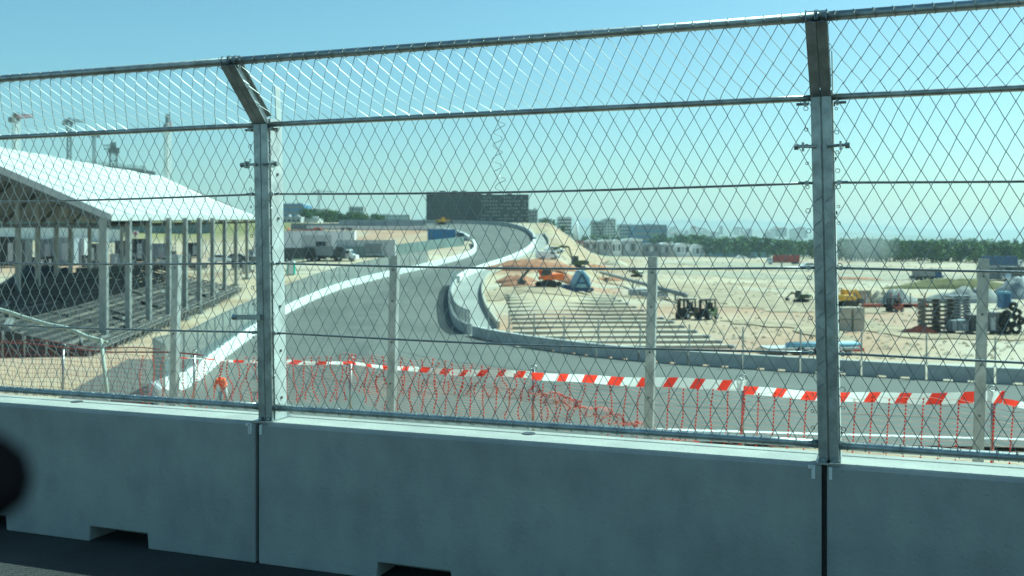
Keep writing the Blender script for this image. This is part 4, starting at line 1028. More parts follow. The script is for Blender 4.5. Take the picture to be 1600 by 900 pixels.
# long boom section and small things near the strips
mb = MB(); a = at(938, 436); b_ = at(1072, 474); a.z += 1.2; b_.z += 1.2
mb.tube([a, b_], .35, 8)
for t_ in (.05, .5, .92):
    c = a.lerp(b_, t_); mb.bar((c.x, c.y, gz(c.x, c.y)), (c.x, c.y, c.z), .3)
tag(mb.build('pipe', M['grey'], None, True), 'very long grey pipe lying on supports, slanting down to the left forklift', 'pipe')
cabinet('pallet_load', at(998, 462), .1, 'pale wrapped load under the long grey pipe, left', 'pallet load', 'lgrey', (3.2, 1.4, 1.1))
cabinet('pallet_load', at(1022, 464), .1, 'white and dark wrapped load under the long grey pipe, right', 'pallet load', 'tarp', (4.2, 1.4, .9))
# pale concrete strips for the future seating
rows = [462, 466, 470, 474.5, 479.5, 485, 491, 497.5, 504, 511, 519, 527, 535, 543]
for i, y in enumerate(rows):
    xl = 792 + i * 1.0; xr = 935 + (y - 458) * 2.35; a = hit(xl, y); b_ = hit(xr, y + 1.0)
    mb = MB(); n = 8
    for k in range(n):
        p = a.lerp(b_, k / n); r_ = a.lerp(b_, (k + 1) / n); mb.bar((p.x, p.y, p.z + .10), (r_.x, r_.y, r_.z + .10), .95, .40)
    o = mb.build('concrete_strip', M['conc_strip'], None)
    wh_ = ['farthest pale concrete strip, below the soil ridges', 'second pale concrete strip counted from the soil ridges', 'third pale concrete strip counted from the soil ridges', 'fourth pale concrete strip from the soil ridges',
           'fifth pale concrete strip from the soil ridges', 'sixth pale strip from the soil ridges, pointing at the forklifts', 'seventh pale strip from the soil ridges, ending below the forklifts', 'seventh pale concrete strip counted back from the grey barrier wall',
           'sixth pale strip counted back from the grey barrier wall', 'fifth pale strip counted back from the grey barrier wall', 'fourth pale strip counted back from the grey barrier wall', 'third pale strip counted back from the grey barrier wall',
           'second pale strip counted back from the grey barrier wall', 'nearest pale concrete strip, right behind the grey barrier wall'][i]
    tag(o, wh_, 'concrete strip', 'pale concrete strips laid side by side')
    c = hit(xr + 3, y + 1); mb = MB(); mb.box((0, 0, .12), (1.1, .5, .3)); o = mb.build('strip_end_block', M['grey'], None, bevel=.05); o.location = c; o.rotation_euler = (0, 0, -.5)
    tag(o, 'end block of the ' + wh_.replace(' concrete', '').split(',')[0], 'end block', 'end blocks of the concrete strips')

# far right vehicles
truck(at(1224, 413), R(175), 'dull red truck body with white cab far off, left of the right bent post', 'white', 'redtruck', 13, 3.8, 'box')
car(at(1262, 422), R(190), 'white car parked far off just left of the right bent post', 'white', 2.2, 5.6)
car(at(1243, 410), R(90), 'white van seen end-on next to the dull red truck', 'white', 3.2, 5.0, van=True)
car(at(1436, 434), R(160), 'dark car at the left end of the far parked group on the right', 'darkgrey', 1.7, 4.8)
truck(at(1449, 436), R(20), 'dark blue grey truck in the far parked group left of the rightmost pale post', 'navy', 'grey', 7, 2.8, 'tip')
car(at(1461, 433), R(10), 'light grey car at the right end of the far parked group', 'lgrey', 1.7, 4.6)
truck(at(1566, 420), R(5), 'grey blue lorry with white nose in front of the trees at far right', 'white', 'navy', 14, 4.2)
cabinet('site_cabin', at(1560, 437), 0, 'brown grey site cabin below the grey blue lorry at right', 'site cabin', 'grey', (9, 3, 3.2))
car(at(1582, 438), R(200), 'white car beside the brown grey site cabin', 'white', 2.1, 4.8)
cabinet('site_cabin', at(1600, 438), 0, 'black container at the right edge beside the white car', 'container', 'darkgrey', (7, 3, 3.2))
car(at(1175, 404), R(20), 'tiny dark car on the far road, right of the warehouses', 'darkgrey', 2.0, 5.6)
car(at(1158, 404), R(20), 'tiny white car on the far road, left of the dark one', 'white', 2.0, 5.6)
car(at(1057, 400), R(80), 'tiny black van in front of the blue hoarding', 'black', 2.8, 5.6, van=True)
car(at(866, 398), R(20), 'small white car on the slope right of the service road bend', 'white', 1.5, 4.4)
car(at(856, 405), R(20), 'small white van on the slope below the white car', 'white', 1.7, 4.4, van=True)

# ------------------------------------------------------------------ left middle ground
cabinet('container', at(478, 394), 0.05, 'long white grey container building beyond the paddock, right of the left bent post', 'container', 'white', (22, 4, 4.6), ribs=8)
cabinet('container', at(573, 402), 0.02, 'low long grey container right of the paddock trucks', 'container', 'lgrey', (12, 3, 3.4), ribs=6)
truck(at(462, 412), R(3), 'black truck in the paddock, left one behind the mesh catch fence', 'black', 'darkgrey', 8, 2.8)
truck(at(508, 410), R(3), 'dark grey truck in the paddock, middle one behind the mesh catch fence', 'darkgrey', 'grey', 8, 2.9)
cabinet('cabinet', at(502, 409), 0, 'tall black cabinet with white side in front of the dark grey truck', 'cabinet', 'black', (1.8, 1.6, 3.6))
car(at(538, 409), R(-10), 'white van in the paddock right of the dark grey truck', 'white', 2.2, 5.0, van=True)
q = at(455, 432)
t = thing('portable_toilet', q, .1, 'teal portable toilet with white roof, right beside the left bent post', 'portable toilet')
mb = MB(); mb.box((0, 0, 1.1), (1.3, 1.3, 2.0)); mb.build('cabin', M['teal'], t, bevel=.04); mb = MB(); mb.prism([(-.7, 2.1), (.7, 2.1), (.5, 2.4), (-.5, 2.4)], -.7, .7); mb.build('roof', M['white'], t)
mb = MB(); mb.box((0, -.67, 1.05), (.85, .04, 1.8)); mb.build('door', M['white'], t)
truck(at(697, 382), R(8), 'blue truck on the red soil left of the far bend', 'navy', 'blue', 9, 3.6, 'box')
forklift(at(540, 372), R(30), 'small black loader on the grassy bank, centre left', 'black', 1.3)
truck(at(478, 371), R(0), 'rusty red machine at the foot of the grassy bank', 'rust', 'rust', 9, 2.4, 'tip')
excavator(at(690, 350.5), R(0), 'yellow machine on the far rim of the bend under the dark building', 'yellow', 0.8, (2.5, 1.9, 4.0, .9))
# fence / hoardings in the distance
def V3(px, d): x = (px - 800) / F * d; return Vector((x, d, gz(x, d)))
def line_wall(name, pix, h, m, label, cat, th=.15, posts=True, n=14):
    pts = [p if isinstance(p, Vector) else hit(*p) for p in pix]; pts = cr(pts, n) if len(pts) > 2 else [pts[0].lerp(pts[1], k / n) for k in range(n + 1)]
    root = thing(name, pts[0], 0, label, cat); i0 = pts[0]
    for a, b_ in zip(pts[:-1], pts[1:]):
        d = (b_ - a); d.z = 0; nrm_ = Vector((-d.y, d.x, 0)).normalized() * th / 2; mb = MB(); za = gz(a.x, a.y) - .2; zb = gz(b_.x, b_.y) - .2
        g = (b_ - a) * 0.012
        q_ = [Vector((a.x + g.x, a.y + g.y, za)), Vector((b_.x - g.x, b_.y - g.y, zb)), Vector((b_.x - g.x, b_.y - g.y, zb + h)), Vector((a.x + g.x, a.y + g.y, za + h))]
        mb.add([p - i0 - nrm_ for p in q_] + [p - i0 + nrm_ for p in q_], [(0, 1, 2, 3), (7, 6, 5, 4), (0, 4, 5, 1), (1, 5, 6, 2), (2, 6, 7, 3), (3, 7, 4, 0)]); mb.build('panel', m, root)
        if posts: mb = MB(); mb.bar((a.x - i0.x, a.y - i0.y, za - i0.z), (a.x - i0.x, a.y - i0.y, za - i0.z + h + .15), .14); mb.build('post', M['galv'], root)
    return root
line_wall('hoarding', [(0, 372), (90, 375), (190, 378)], 3.6, M['white'], 'white hoarding line beyond the seating tiers, far left', 'hoarding')
line_wall('hoarding', [(0, 357), (130, 360), (250, 364), (330, 364)], 3.2, M['teal_net'], 'teal netted fence in front of the grassy slope at far left', 'fence')
line_wall('hoarding', [V3(870, 850), V3(960, 790), V3(1060, 730), V3(1200, 620)], 3.6, M['lblue'], 'pale blue hoarding running along the foot of the warehouses', 'hoarding', n=8)
line_wall('fence', [(440, 412), (520, 404), (600, 401), (725, 383)], 2.4, M['teal_net'], 'low green grey fence between the paddock sand and the white barrier', 'fence', n=8)
line_wall('hoarding', [(455, 358), (560, 357), (665, 352)], 2.0, M['grey'], 'long grey wall on top of the grassy bank, centre left', 'wall', n=8)

# things under and behind the tented roof
items = [
 ('cabinet', 16, 418, 'black', (3.2, 2.4, 6.0), 'tall black loudspeaker cabinet at the far left behind the tiers', 'cabinet'),
 ('cabinet', 34, 418, 'darkgrey', (3.0, 2.4, 5.4), 'dark grey cabinet touching the tall black one at far left', 'cabinet'),
 ('generator', 78, 412, 'grey', (4.4, 3, 5.0), 'big grey generator behind the second rear column', 'generator'),
 ('cage_crate', 105, 415, 'tarp', (5.0, 3, 5.6), 'tall pale grey scaffold crate in the middle of the area behind the tiers', 'crate'),
 ('cage_crate', 124, 414, 'lgrey', (3.4, 3, 5.4), 'light grey scaffold crate with dark uprights, left of the front column', 'crate'),
 ('cabinet', 144, 413, 'darkgrey', (2.2, 2, 4.2), 'narrow dark cabinet just left of the biggest front column', 'cabinet'),
 ('cabinet', 190, 411, 'darkgrey', (2.2, 2, 4.6), 'slim dark cabinet just right of the biggest front column', 'cabinet'),
 ('cabinet', 217, 411, 'black', (3.2, 2, 5.0), 'leaning black case with the red sign above it', 'case'),
 ('cabinet', 250, 408, 'tarp', (3.6, 2, 3.6), 'grey box trailer between the fourth and fifth front columns', 'trailer'),
 ('cabinet', 303, 404, 'black', (3.0, 2, 3.2), 'small black box on a white shelf behind the seventh front column', 'box'),
]
for nm, px, py, c, d, lb_, cat in items: cabinet(nm, at(px, py), random.uniform(-.2, .2), lb_, cat, c, d)
for i, (px, py, c, lb_) in enumerate(((268, 417, 'lgrey', 'silver car behind the fifth front column'), (345, 412, 'white', 'white car between the last front columns'), (372, 410, 'grey', 'grey car next to the left bent post, beyond the tiers'), (60, 436, 'lgrey', 'pale car at the far left behind the tiers'))):
    car(at(px, py), random.uniform(-.2, .2), lb_, c, 1.9, 5.0)
rc = random.Random(31); kinds = [('black', (1.4, 1.2, 1.8)), ('darkgrey', (2.2, 1.4, 1.3)), ('tarp', (1.8, 1.4, 2.2)), ('lgrey', (1.2, 1.2, 1.5)), ('darkgrey', (1.2, 1.0, 2.6))]
for i in range(34):
    c_, d_ = kinds[i % 5]; d_ = tuple(v * rc.uniform(.8, 1.35) for v in d_)
    cabinet('equipment_case', at(rc.uniform(-20, 395), rc.uniform(407, 428)), rc.uniform(-.6, .6), 'small dark or grey equipment case standing on the sand behind the seating tiers', 'equipment case', c_, d_, group='equipment cases scattered behind the seating tiers', ribs=2)
for i in range(9):
    p_ = at(8 + i * 43 + rc.uniform(-8, 8), rc.uniform(400, 415)); mb = MB(); h_ = rc.uniform(4, 6)
    for x in (-1.1, 1.1):
        for y in (-.5, .5): mb.bar((x, y, 0), (x, y, h_), .09)
    for z in range(1, int(h_)): mb.bar((-1.1, -.5, z), (1.1, -.5, z), .07); mb.bar((-1.1, -.5, z), (1.1, -.5, z + 1), .05); mb.bar((-1.1, .5, z), (-1.1, -.5, z), .07)
    o = mb.build('scaffold_tower', M['crane_grey'], None); o.location = p_; o.rotation_euler = (0, 0, rc.uniform(-.4, .4)); tag(o, 'thin dark scaffold tower standing behind the seating tiers', 'scaffold', 'scaffold towers behind the seating tiers')
truck(at(240, 430), R(5), 'flat dark trailer parked just behind the seating tiers, middle', 'darkgrey', 'dark_plank', 11, 2.0)
truck(at(165, 440), R(8), 'dark low loader parked behind the tiers, left of the lime vest worker', 'darkgrey', 'dark_plank', 9, 2.4)
pile('debris_heap', at(62, 462), 5.5, 3.4, 'dark brown debris heap behind the tiers at far left', 'heap', M['dark_plank'], 1.4)
q = at(215, 404); t = thing('sign', q + Vector((0, -1.2, 0)), 0, 'round red and white sign on a pole above the black case', 'sign')
mb = MB(); mb.tube([(0, 0, 0), (0, 0, 6.0)], .06, 6); mb.build('pole', M['galv'], t)
mb = MB(); mb.tube([(0, -.08, 5.4), (0, 0, 5.4)], .75, 14); mb.build('disc', M['white_pl'], t); mb = MB(); mb.box((0, -.1, 5.4), (1.0, .03, .34)); mb.box((0, -.11, 5.4), (.34, .03, 1.0)); mb.build('cross', M['red'], t)

# ------------------------------------------------------------------ people
def person(loc, rz, label, jacket, pose='stand', s=1.0):
    t = thing('person', loc, rz, label, 'person'); t.scale = (s, s, s)
    b = (pose == 'bend')
    J = {'pel': (0, 0, .92), 'ch': (.05 if not b else .22, 0, 1.22 if not b else 1.16), 'nk': (.06 if not b else .38, 0, 1.46 if not b else 1.34), 'hd': (.10 if not b else .50, 0, 1.62 if not b else 1.46)}
    if b: J['pel'] = (0, 0, .86)
    vs_ = []; es = []; rs = []
    def add(p, r, par=None):
        vs_.append(p); rs.append(r)
        if par is not None: es.append((par, len(vs_) - 1))
        return len(vs_) - 1
    p0 = add(J['pel'], .14); c = add(J['ch'], .16, p0); n_ = add(J['nk'], .07, c)
    for sg in (-1, 1):
        sh = add((J['nk'][0], sg * .17, J['nk'][2] - .06), .075, c)
        el = add((J['nk'][0] + .10, sg * .27, J['nk'][2] - .32), .05, sh); wr = add((J['nk'][0] + .30, sg * .20, J['nk'][2] - .50), .035, el)
        pm_ = add((J['nk'][0] + .37, sg * .18, J['nk'][2] - .54), .034, wr)
        for k in range(4):
            kn = add((J['nk'][0] + .42, sg * (.18 + (k - 1.5) * .02), J['nk'][2] - .57), .010, pm_); add((J['nk'][0] + .44 + .006 * (1.5 - abs(k - 1.5)), sg * (.18 + (k - 1.5) * .021), J['nk'][2] - .61), .008, kn)
        th_ = add((J['nk'][0] + .38, sg * .14, J['nk'][2] - .55), .011, pm_)
        hp = add((0, sg * .10, J['pel'][2] - .06), .10, p0); kn = add((.10 if b else .04, sg * .16, .48), .065, hp); an = add((0, sg * .19, .09), .045, kn)
    me = bpy.data.meshes.new('body'); me.from_pydata(vs_, es, []); o = link('body', me, t); me.materials.append(M['skin'])
    sk = o.modifiers.new('skin', 'SKIN'); sk.use_smooth_shade = True
    for i, r_ in enumerate(rs): me.skin_vertices[0].data[i].radius = (r_, r_ * (1.25 if i in (0, 1) else 1))
    me.skin_vertices[0].data[0].use_root = True
    o.modifiers.new('sub', 'SUBSURF').levels = 1; o.modifiers['sub'].render_levels = 2
    # clothing follows the body
    def sleeve(name, chain, m, parent=t):
        mb = MB()
        for pts, rr_ in chain: mb.tube(pts, rr_, 10)
        return mb.build(name, m, parent, True)
    nk = Vector(J['nk']); ch = Vector(J['ch']); pl = Vector(J['pel'])
    jk = [([pl + Vector((0, 0, -.08)), pl + Vector((0, 0, .05)), ch, ch.lerp(nk, .6), nk + Vector((0, 0, .02))], [.20, .20, .23, .21, .09])]
    for sg in (-1, 1): jk.append(([nk + Vector((0, sg * .12, -.04)), nk + Vector((0, sg * .20, -.08)), nk + Vector((.10, sg * .285, -.32)), nk + Vector((.28, sg * .21, -.48))], [.10, .095, .075, .055]))
    sleeve('jacket', jk, M[jacket])
    tr = [([pl + Vector((0, 0, .0)), pl + Vector((0, 0, -.12))], [.17, .16])]
    for sg in (-1, 1): tr.append(([(0, sg * .09, pl.z - .04), (.10 if b else .04, sg * .155, .48), (0.0, sg * .19, .12)], [.115, .085, .07]))
    sleeve('trousers', tr, M['trouser'])
    mb = MB()
    for sg in (-1, 1): mb.prism([(-.09, 0), (.20, 0), (.20, .06), (.06, .13), (-.09, .14)], sg * .19 - .05, sg * .19 + .05)
    mb.build('boots', M['black'], t)
    hd = Vector(J['hd']); mb = MB(); mb.ball(hd, .105, (.95, .82, 1.2), 12, 8); mb.ball(hd + Vector((.105, 0, -.01)), .022, (1, .8, 1.3), 6, 4); mb.ball(hd + Vector((0, .088, 0)), .025, (.6, .5, 1.3), 6, 4); mb.ball(hd + Vector((0, -.088, 0)), .025, (.6, .5, 1.3), 6, 4)
    h_ = mb.build('head', M['skin'], t, True)
    mb = MB()
    for sg in (-1, 1): mb.ball(hd + Vector((.093, sg * .035, .02)), .013, (1, 1, 1), 6, 4)
    mb.box(hd + Vector((.098, 0, -.055)), (.008, .045, .01)); mb.build('face_features', M['hair'], h_)
    mb = MB(); mb.ball(hd + Vector((-.015, 0, .035)), .118, (1, .9, 1.0), 12, 8); mb.tube([hd + Vector((0, 0, .03)), hd + Vector((0, 0, .045))], .14, 12); mb.build('helmet', M['white_pl'], t, True)
    mb = MB()
    for z, r_ in ((pl.z + .10, .225), (ch.z + .02, .242)):
        f_ = (z - pl.z) / (ch.z - pl.z); x = pl.x + (ch.x - pl.x) * f_; mb.tube([(x, 0, z - .025), (x, 0, z + .025)], r_, 12)
    mb.build('reflective_band', M['lgrey'], t)
    return t
person(at(350, 625), R(-100), 'worker in orange jacket and white helmet standing behind the netting by the left bent post', 'hivis', 'bend', 1.06)
q = at(190, 442); person(q, R(-80), 'distant worker in a lime vest behind the seating tiers', 'lime', 'stand', 1.5)

# ------------------------------------------------------------------ far buildings
def building(px0, px1, ytop, ybase, d, dep, m, label, floors=4, cols=8, name='building', style='grid', wm='win', rz=0.0, extra=None, roofm='lgrey', single=False):
    a = P(px0, ytop, d); b_ = P(px1, ytop, d); w_ = b_.x - a.x; zt = a.z; zb = CZ - (ybase - HY) / F * d; h = zt - zb; cx = (a.x + b_.x) / 2
    t = thing(name, (cx, d, zb), rz, label, 'building')
    mb = MB(); mb.box((0, dep / 2, h / 2 - 4), (w_, dep, h + 8)); mb.build('wall', M[m], t)
    mb = MB()
    for (x, y, lx, ly) in ((0, .2, w_ + .3, .4), (0, dep - .2, w_ + .3, .4), (-w_ / 2 + .2, dep / 2, .4, dep - .9), (w_ / 2 - .2, dep / 2, .4, dep - .9)): mb.box((x, y, h + .35), (lx, ly, .8))
    for k in range(3): mb.box((w_ * random.uniform(-.4, .4), dep * .5, h + 1.0), (w_ * .1, dep * .3, 1.8))
    mb.build('roof', M[roofm], t)
    fh = h / floors
    if style == 'band':
        for i in range(floors):
            mb = MB(); mb.box((0, -.12, fh * (i + .5)), (w_ * .96, .24, fh * .42)); mb.build('window_band', M[wm], t)
    elif style == 'grid':
        mb = MB(); cw = w_ / cols
        for i in range(floors):
            for j in range(cols): mb.box((-w_ / 2 + cw * (j + .5), -.06, fh * (i + .52)), (cw * .55, .14, fh * .5))
        o = mb.build('window', M[wm], t); o['kind'] = 'stuff'
    elif style == 'punch':       # staggered bright square openings and boxes proud of a dark wall
        mb = MB(); m2 = MB(); cw = w_ / cols; rr_ = random.Random(4)
        for i in range(floors):
            for j in range(cols):
                x = -w_ / 2 + cw * (j + .5 + (.25 if i % 2 else 0)); z = fh * (i + .5)
                (mb if rr_.random() < .6 else m2).box((x, -.25, z), (cw * .5, .5, fh * .42))
        o = mb.build('window_box', M['facade_grey'], t); o['kind'] = 'stuff'; o = m2.build('window', M['win'], t); o['kind'] = 'stuff'
    return t
b1 = building(666, 752, 302, 352, 560, 26, 'facade_dark', 'left plain dark block of the big building beyond the bend', 8, 16, style='grid', wm='glass', roofm='facade_dark')
b2 = building(750, 826, 306, 356, 545, 30, 'facade_dark', 'right part of the big dark building, dotted with pale square windows', 9, 17, style='punch', roofm='facade_dark')
building(826, 840, 329, 362, 640, 18, 'facade_grey', 'narrow grey block touching the right end of the dark building', 6, 3, wm='win')
building(842, 862, 343, 366, 800, 20, 'facade_grey', 'small grey apartment block right of the narrow one', 5, 5)
building(872, 893, 341, 367, 820, 22, 'facade_white', 'white apartment block with dark window bands', 5, 5, style='band')
building(926, 944, 347, 372, 900, 24, 'facade_grey', 'rounded grey block behind the trees, left of the blue grey hall', 5, 4)
building(944, 962, 343, 374, 980, 24, 'facade_white', 'hazy tall pale tower pair right of the rounded grey block', 7, 4)
building(968, 992, 352, 374, 1050, 30, 'facade_white', 'low hazy white block left of the blue grey hall', 4, 6)
building(992, 1042, 352, 378, 1000, 50, 'facade_blue', 'long blue grey industrial hall in the haze', 3, 12, style='band', wm='grey')
t = thing('water_tower', P(900, 368, 830), 0, 'slim white rounded tower beside the banded white block', 'tower'); mb = MB(); mb.tube([(0, 0, -6), (0, 0, 4), (0, 0, 9), (0, 0, 12.5)], [2.4, 2.4, 1.8, .4], 12); mb.build('shaft', M['white'], t, True)
# white low sheds and tents at the sand edge
shed = [(896, 912, 374, 386, 'brick_red', 'dark red shed at the left end of the low sheds row'), (914, 934, 375, 388, 'facade_grey', 'grey shed with dark doors next to the dark red one'), (936, 955, 374, 390, 'facade_grey', 'grey green shed in the middle of the row'),
        (956, 971, 374, 392, 'white', 'white blocky shed left of the white roofed hall'), (974, 1004, 372, 392, 'facade_grey', 'hall with bright white roof, tallest of the low sheds'), (1006, 1030, 380, 393, 'grey', 'low dark grey shed right of the white roofed hall'),
        (1032, 1052, 379, 395, 'facade_grey', 'grey shed with slanted white roof edge'), (1056, 1078, 380, 394, 'white', 'pinkish white long shed'), (1080, 1100, 382, 396, 'white', 'white shed right of the pinkish one'), (1102, 1128, 384, 397, 'facade_white', 'cream shed at the right end of the row')]
for i, (x0, x1, y0, y1, c, lb_) in enumerate(shed):
    d = 620 + i * 8; a = P(x0, y0, d); b_ = P(x1, y0, d); w_ = b_.x - a.x; zb = CZ - (y1 - HY) / F * d; h = a.z - zb; t = thing('shed', ((a.x + b_.x) / 2, d, zb), 0, lb_, 'shed')
    mb = MB(); mb.box((0, 9, h * .4 - 1.5), (w_, 18, h * .8 + 3)); mb.build('wall', M[c], t)
    mb = MB(); mb.prism([(-w_ / 2 - .4, h * .78), (w_ / 2 + .4, h * .78), (w_ / 2, h * .9), (0, h), (-w_ / 2, h * .9)], -.5, 18.5); mb.build('roof', M['white' if i not in (0, 5) else 'grey'], t)
    for k in range(3): mb = MB(); mb.box((w_ * (k - 1) * .3, -.06, h * .28), (w_ * .2, .14, h * .55)); mb.build('door', M['darkgrey' if (i + k) % 2 else 'lgrey'], t)
# left distance
building(440, 474, 319, 346, 900, 40, 'facade_blue', 'bright blue industrial block beside the left bent post', 3, 5, style='band', wm='grey')
building(474, 512, 328, 352, 880, 30, 'facade_grey', 'grey low block right of the bright blue one', 3, 8)
building(441, 470, 341, 356, 470, 14, 'lgrey', 'pale grey shed on the bank right of the left bent post', 2, 4)
building(478, 497, 344, 358, 460, 12, 'facade_white', 'small cream cube shed on the bank', 1, 2)
building(545, 568, 324, 350, 1000, 30, 'facade_grey', 'hazy grey block among the far trees, centre left', 4, 5)
building(585, 640, 336, 350, 1500, 30, 'facade_grey', 'wide hazy low block left of the dark building', 3, 12)
# building under construction above the tent: slab with rebar comb
d = 620; t = thing('unfinished_building', P(175, 285, d), 0, 'unfinished dark concrete building with spiky rebar above the tented roof', 'building')
wv = 100 / F * d; mb = MB(); mb.prism([(-wv / 2, -18), (wv / 2, -18), (wv / 2, 8.0), (-wv / 2, 12.2)], 0, 20); mb.build('wall', M['facade_dark'], t)
mb = MB()
for k in range(46):
    x = -wv / 2 + wv * k / 45; zt = 12.2 - 4.2 * k / 45; mb.bar((x, 1, zt - .5), (x, 1, zt + random.uniform(1.2, 2.8)), .3)
mb.build('rebar', M['crane_grey'], t)['kind'] = 'stuff'
mb = MB(); mb.prism([(-wv / 2 - 1, 10.8), (wv / 2 + 1, 6.6), (wv / 2 + 1, 7.6), (-wv / 2 - 1, 11.8)], -1, 0); mb.build('slab_edge', M['facade_grey'], t)
building(20, 118, 262, 300, 700, 20, 'facade_grey', 'grey block hidden mostly behind the left end of the tented roof', 4, 10)

# ------------------------------------------------------------------ cranes
def lattice(mb, a, b_, wd, n, r_):
    a = Vector(a); b_ = Vector(b_); d = (b_ - a).normalized(); up = Vector((0, 0, 1)) if abs(d.z) < .9 else Vector((0, 1, 0)); x = d.cross(up).normalized() * wd / 2; y = x.cross(d).normalized() * wd / 2
    cs = [x + y, x - y, -x - y, -x + y]
    for c in cs: mb.bar(a + c, b_ + c, r_)
    for i in range(n):
        p = a.lerp(b_, i / n); q_ = a.lerp(b_, (i + 1) / n)
        for k in range(4): mb.bar(p + cs[k], q_ + cs[(k + 1) % 4], r_ * .7); mb.bar(p + cs[k], p + cs[(k + 1) % 4], r_ * .7)
def crane(px, ytop, yjib, d, label, jib=(1, 30), c='crane_white', rz=0.0, wd=2.2, luff=0.0):
    base = P(px, 300, d); base.z = gz(base.x, base.y); h = P(px, yjib, d).z - base.z; top_ = P(px, ytop, d).z - base.z
    t = thing('tower_crane', base, rz, label, 'crane'); r_ = .30
    mb = MB(); lattice(mb, (0, 0, 0), (0, 0, h), wd, int(h / 3), r_); mb.build('mast', M[c], t)
    mb = MB(); lattice(mb, (0, 0, h), (0, 0, top_), wd * .6, 4, r_); mb.build('apex', M['crane_grey'], t)
    s_, l = jib; z2 = h + luff
    mb = MB(); lattice(mb, (0, 0, h + .5), (s_ * l, 0, z2 + .5), wd * .6, int(l / 3), r_ * .8); mb.build('jib', M['crane_red'] if c == 'crane_white' else M[c], t)
    mb = MB(); lattice(mb, (0, 0, h + .5), (-s_ * l * .3, 0, h + .5), wd * .6, 4, r_ * .8); mb.build('counter_jib', M[c], t)
    mb = MB(); mb.box((-s_ * l * .28, 0, h - 1.0), (3.0, 1.8, 2.8)); mb.build('counterweight', M['grey'], t)
    mb = MB(); mb.box((s_ * 1.5, 0, h - 1.2), (1.8, 1.8, 2.2)); mb.build('cab', M['grey'], t)
    mb = MB(); mb.bar((0, 0, top_), (s_ * l * .65, 0, h + 1.4 + (z2 - h) * .65), .18); mb.bar((0, 0, top_), (-s_ * l * .27, 0, h + 1.2), .18); mb.build('tie_bar', M['crane_grey'], t)
    return t
crane(25, 176, 184, 560, 'white tower crane with red jib at the far left edge', (1, 12), 'crane_white', R(-20), 2.6)
crane(108, 184, 190, 640, 'thin tower crane with red jib, second from left above the tented roof', (1, 9), 'crane_grey', R(10))
crane(147, 205, 211, 900, 'tiny far crane jib behind the knee rail, third from left', (-1, 14), 'crane_grey', 0, 2.0)
crane(177, 222, 232, 500, 'stubby dark crane tower rising from the unfinished building', (-1, 4.5), 'crane_grey', R(30), 3.2)
crane(262, 178, 196, 520, 'slim white and red crane mast right of the unfinished building', (1, 3), 'crane_white', R(70), 2.2)
crane(498, 296, 300, 1400, 'hazy distant crane above the blue block, centre left', (1, 22), 'crane_grey', 0, 2.4)

# ------------------------------------------------------------------ trees
def tree_variants(n=5):
    out = []
    for k in range(n):
        r_ = random.Random(k + 20); tr = MB(); lf = MB()
        tr.tube([(0, 0, -0.5), (.05, 0, 1.5), (.15, .1, 3.4), (.1, .2, 6.0)], [.28, .2, .14, .05], 6)
        cl = []
        for i in range(14):
            a = r_.uniform(0, 6.28); q_ = r_.uniform(.3, 2.5); z = r_.uniform(1.4, 8.6); q_ *= math.sin(min(1, (10 - z) / 5) * 1.57)
            c = Vector((q_ * math.cos(a), q_ * math.sin(a), z)); cl.append(c); tr.tube([(0.1, .1, min(z - 1, 5)), tuple(c)], [.08, .03], 4)
        cl.append(Vector((0, 0, 9.0)))
        for c in cl:
            R_ = r_.uniform(.9, 1.6)
            for j in range(38):
                v = Vector((r_.gauss(0, 1), r_.gauss(0, 1), r_.gauss(0, .8))).normalized() * R_ * r_.uniform(.5, 1.0); p = c + v
                s_ = r_.uniform(.22, .42); ax_ = Vector((r_.gauss(0, 1), r_.gauss(0, 1), r_.gauss(0, 1))).normalized(); bx_ = ax_.cross(v.normalized() + Vector((.01, 0, 0))).normalized(); cx_ = bx_.cross(ax_)
                lf.add([p - bx_ * s_, p + cx_ * s_ * .8, p + bx_ * s_, p - cx_ * s_ * .8], [(0, 1, 2, 3)])
        out.append((tr.mesh('trunk', M['bark']), lf.mesh('crown', M['leaf'] if k % 2 else M['leaf2'])))
    return out
TV = tree_variants()
def tree(x, y, h, label, group=None, k=None, z=None, wd=1.0):
    k = random.randrange(len(TV)) if k is None else k; s_ = h / 10.0
    t = thing('tree', (x, y, gz(x, y) if z is None else z), random.uniform(0, 6.28), label, 'tree', group); t.scale = (s_ * wd, s_ * wd, s_)
    link('trunk', TV[k][0], t); link('crown', TV[k][1], t); return t
rt = random.Random(11)
def belt(px0, px1, n, y0, y1, d0, d1, top0, top1, label, group):
    for i in range(n):
        t_ = (i + rt.random() * .8) / n; px = px0 + (px1 - px0) * t_; d = d0 + (d1 - d0) * t_ + rt.uniform(-25, 25); x = (px - 800) / F * d
        yt = top0 + (top1 - top0) * t_ + rt.uniform(-2.5, 4); zt = CZ - (yt - HY) / F * d; zb = gz(x, d); h = max(5, zt - zb)
        tree(x, d, h, label, group, wd=rt.uniform(1.1, 1.8))
belt(1310, 1620, 74, 0, 0, 500, 440, 373, 380, 'dark green tree in the dense belt behind the sand, right of the right bent post', 'trees of the dense right belt')
belt(1320, 1620, 34, 0, 0, 560, 500, 371, 375, 'dark green tree in the dense belt behind the sand, right of the right bent post', 'trees of the dense right belt')
belt(1060, 1300, 52, 0, 0, 740, 560, 366, 375, 'green tree in the lighter belt behind the low sheds, left of the right bent post', 'trees of the lighter middle belt')
belt(1020, 1100, 10, 0, 0, 820, 780, 366, 370, 'bushy tree behind the white roofed hall', 'trees behind the sheds')
belt(850, 1000, 16, 0, 0, 860, 820, 366, 368, 'hazy tree between the far apartment blocks', 'trees between the apartment blocks')
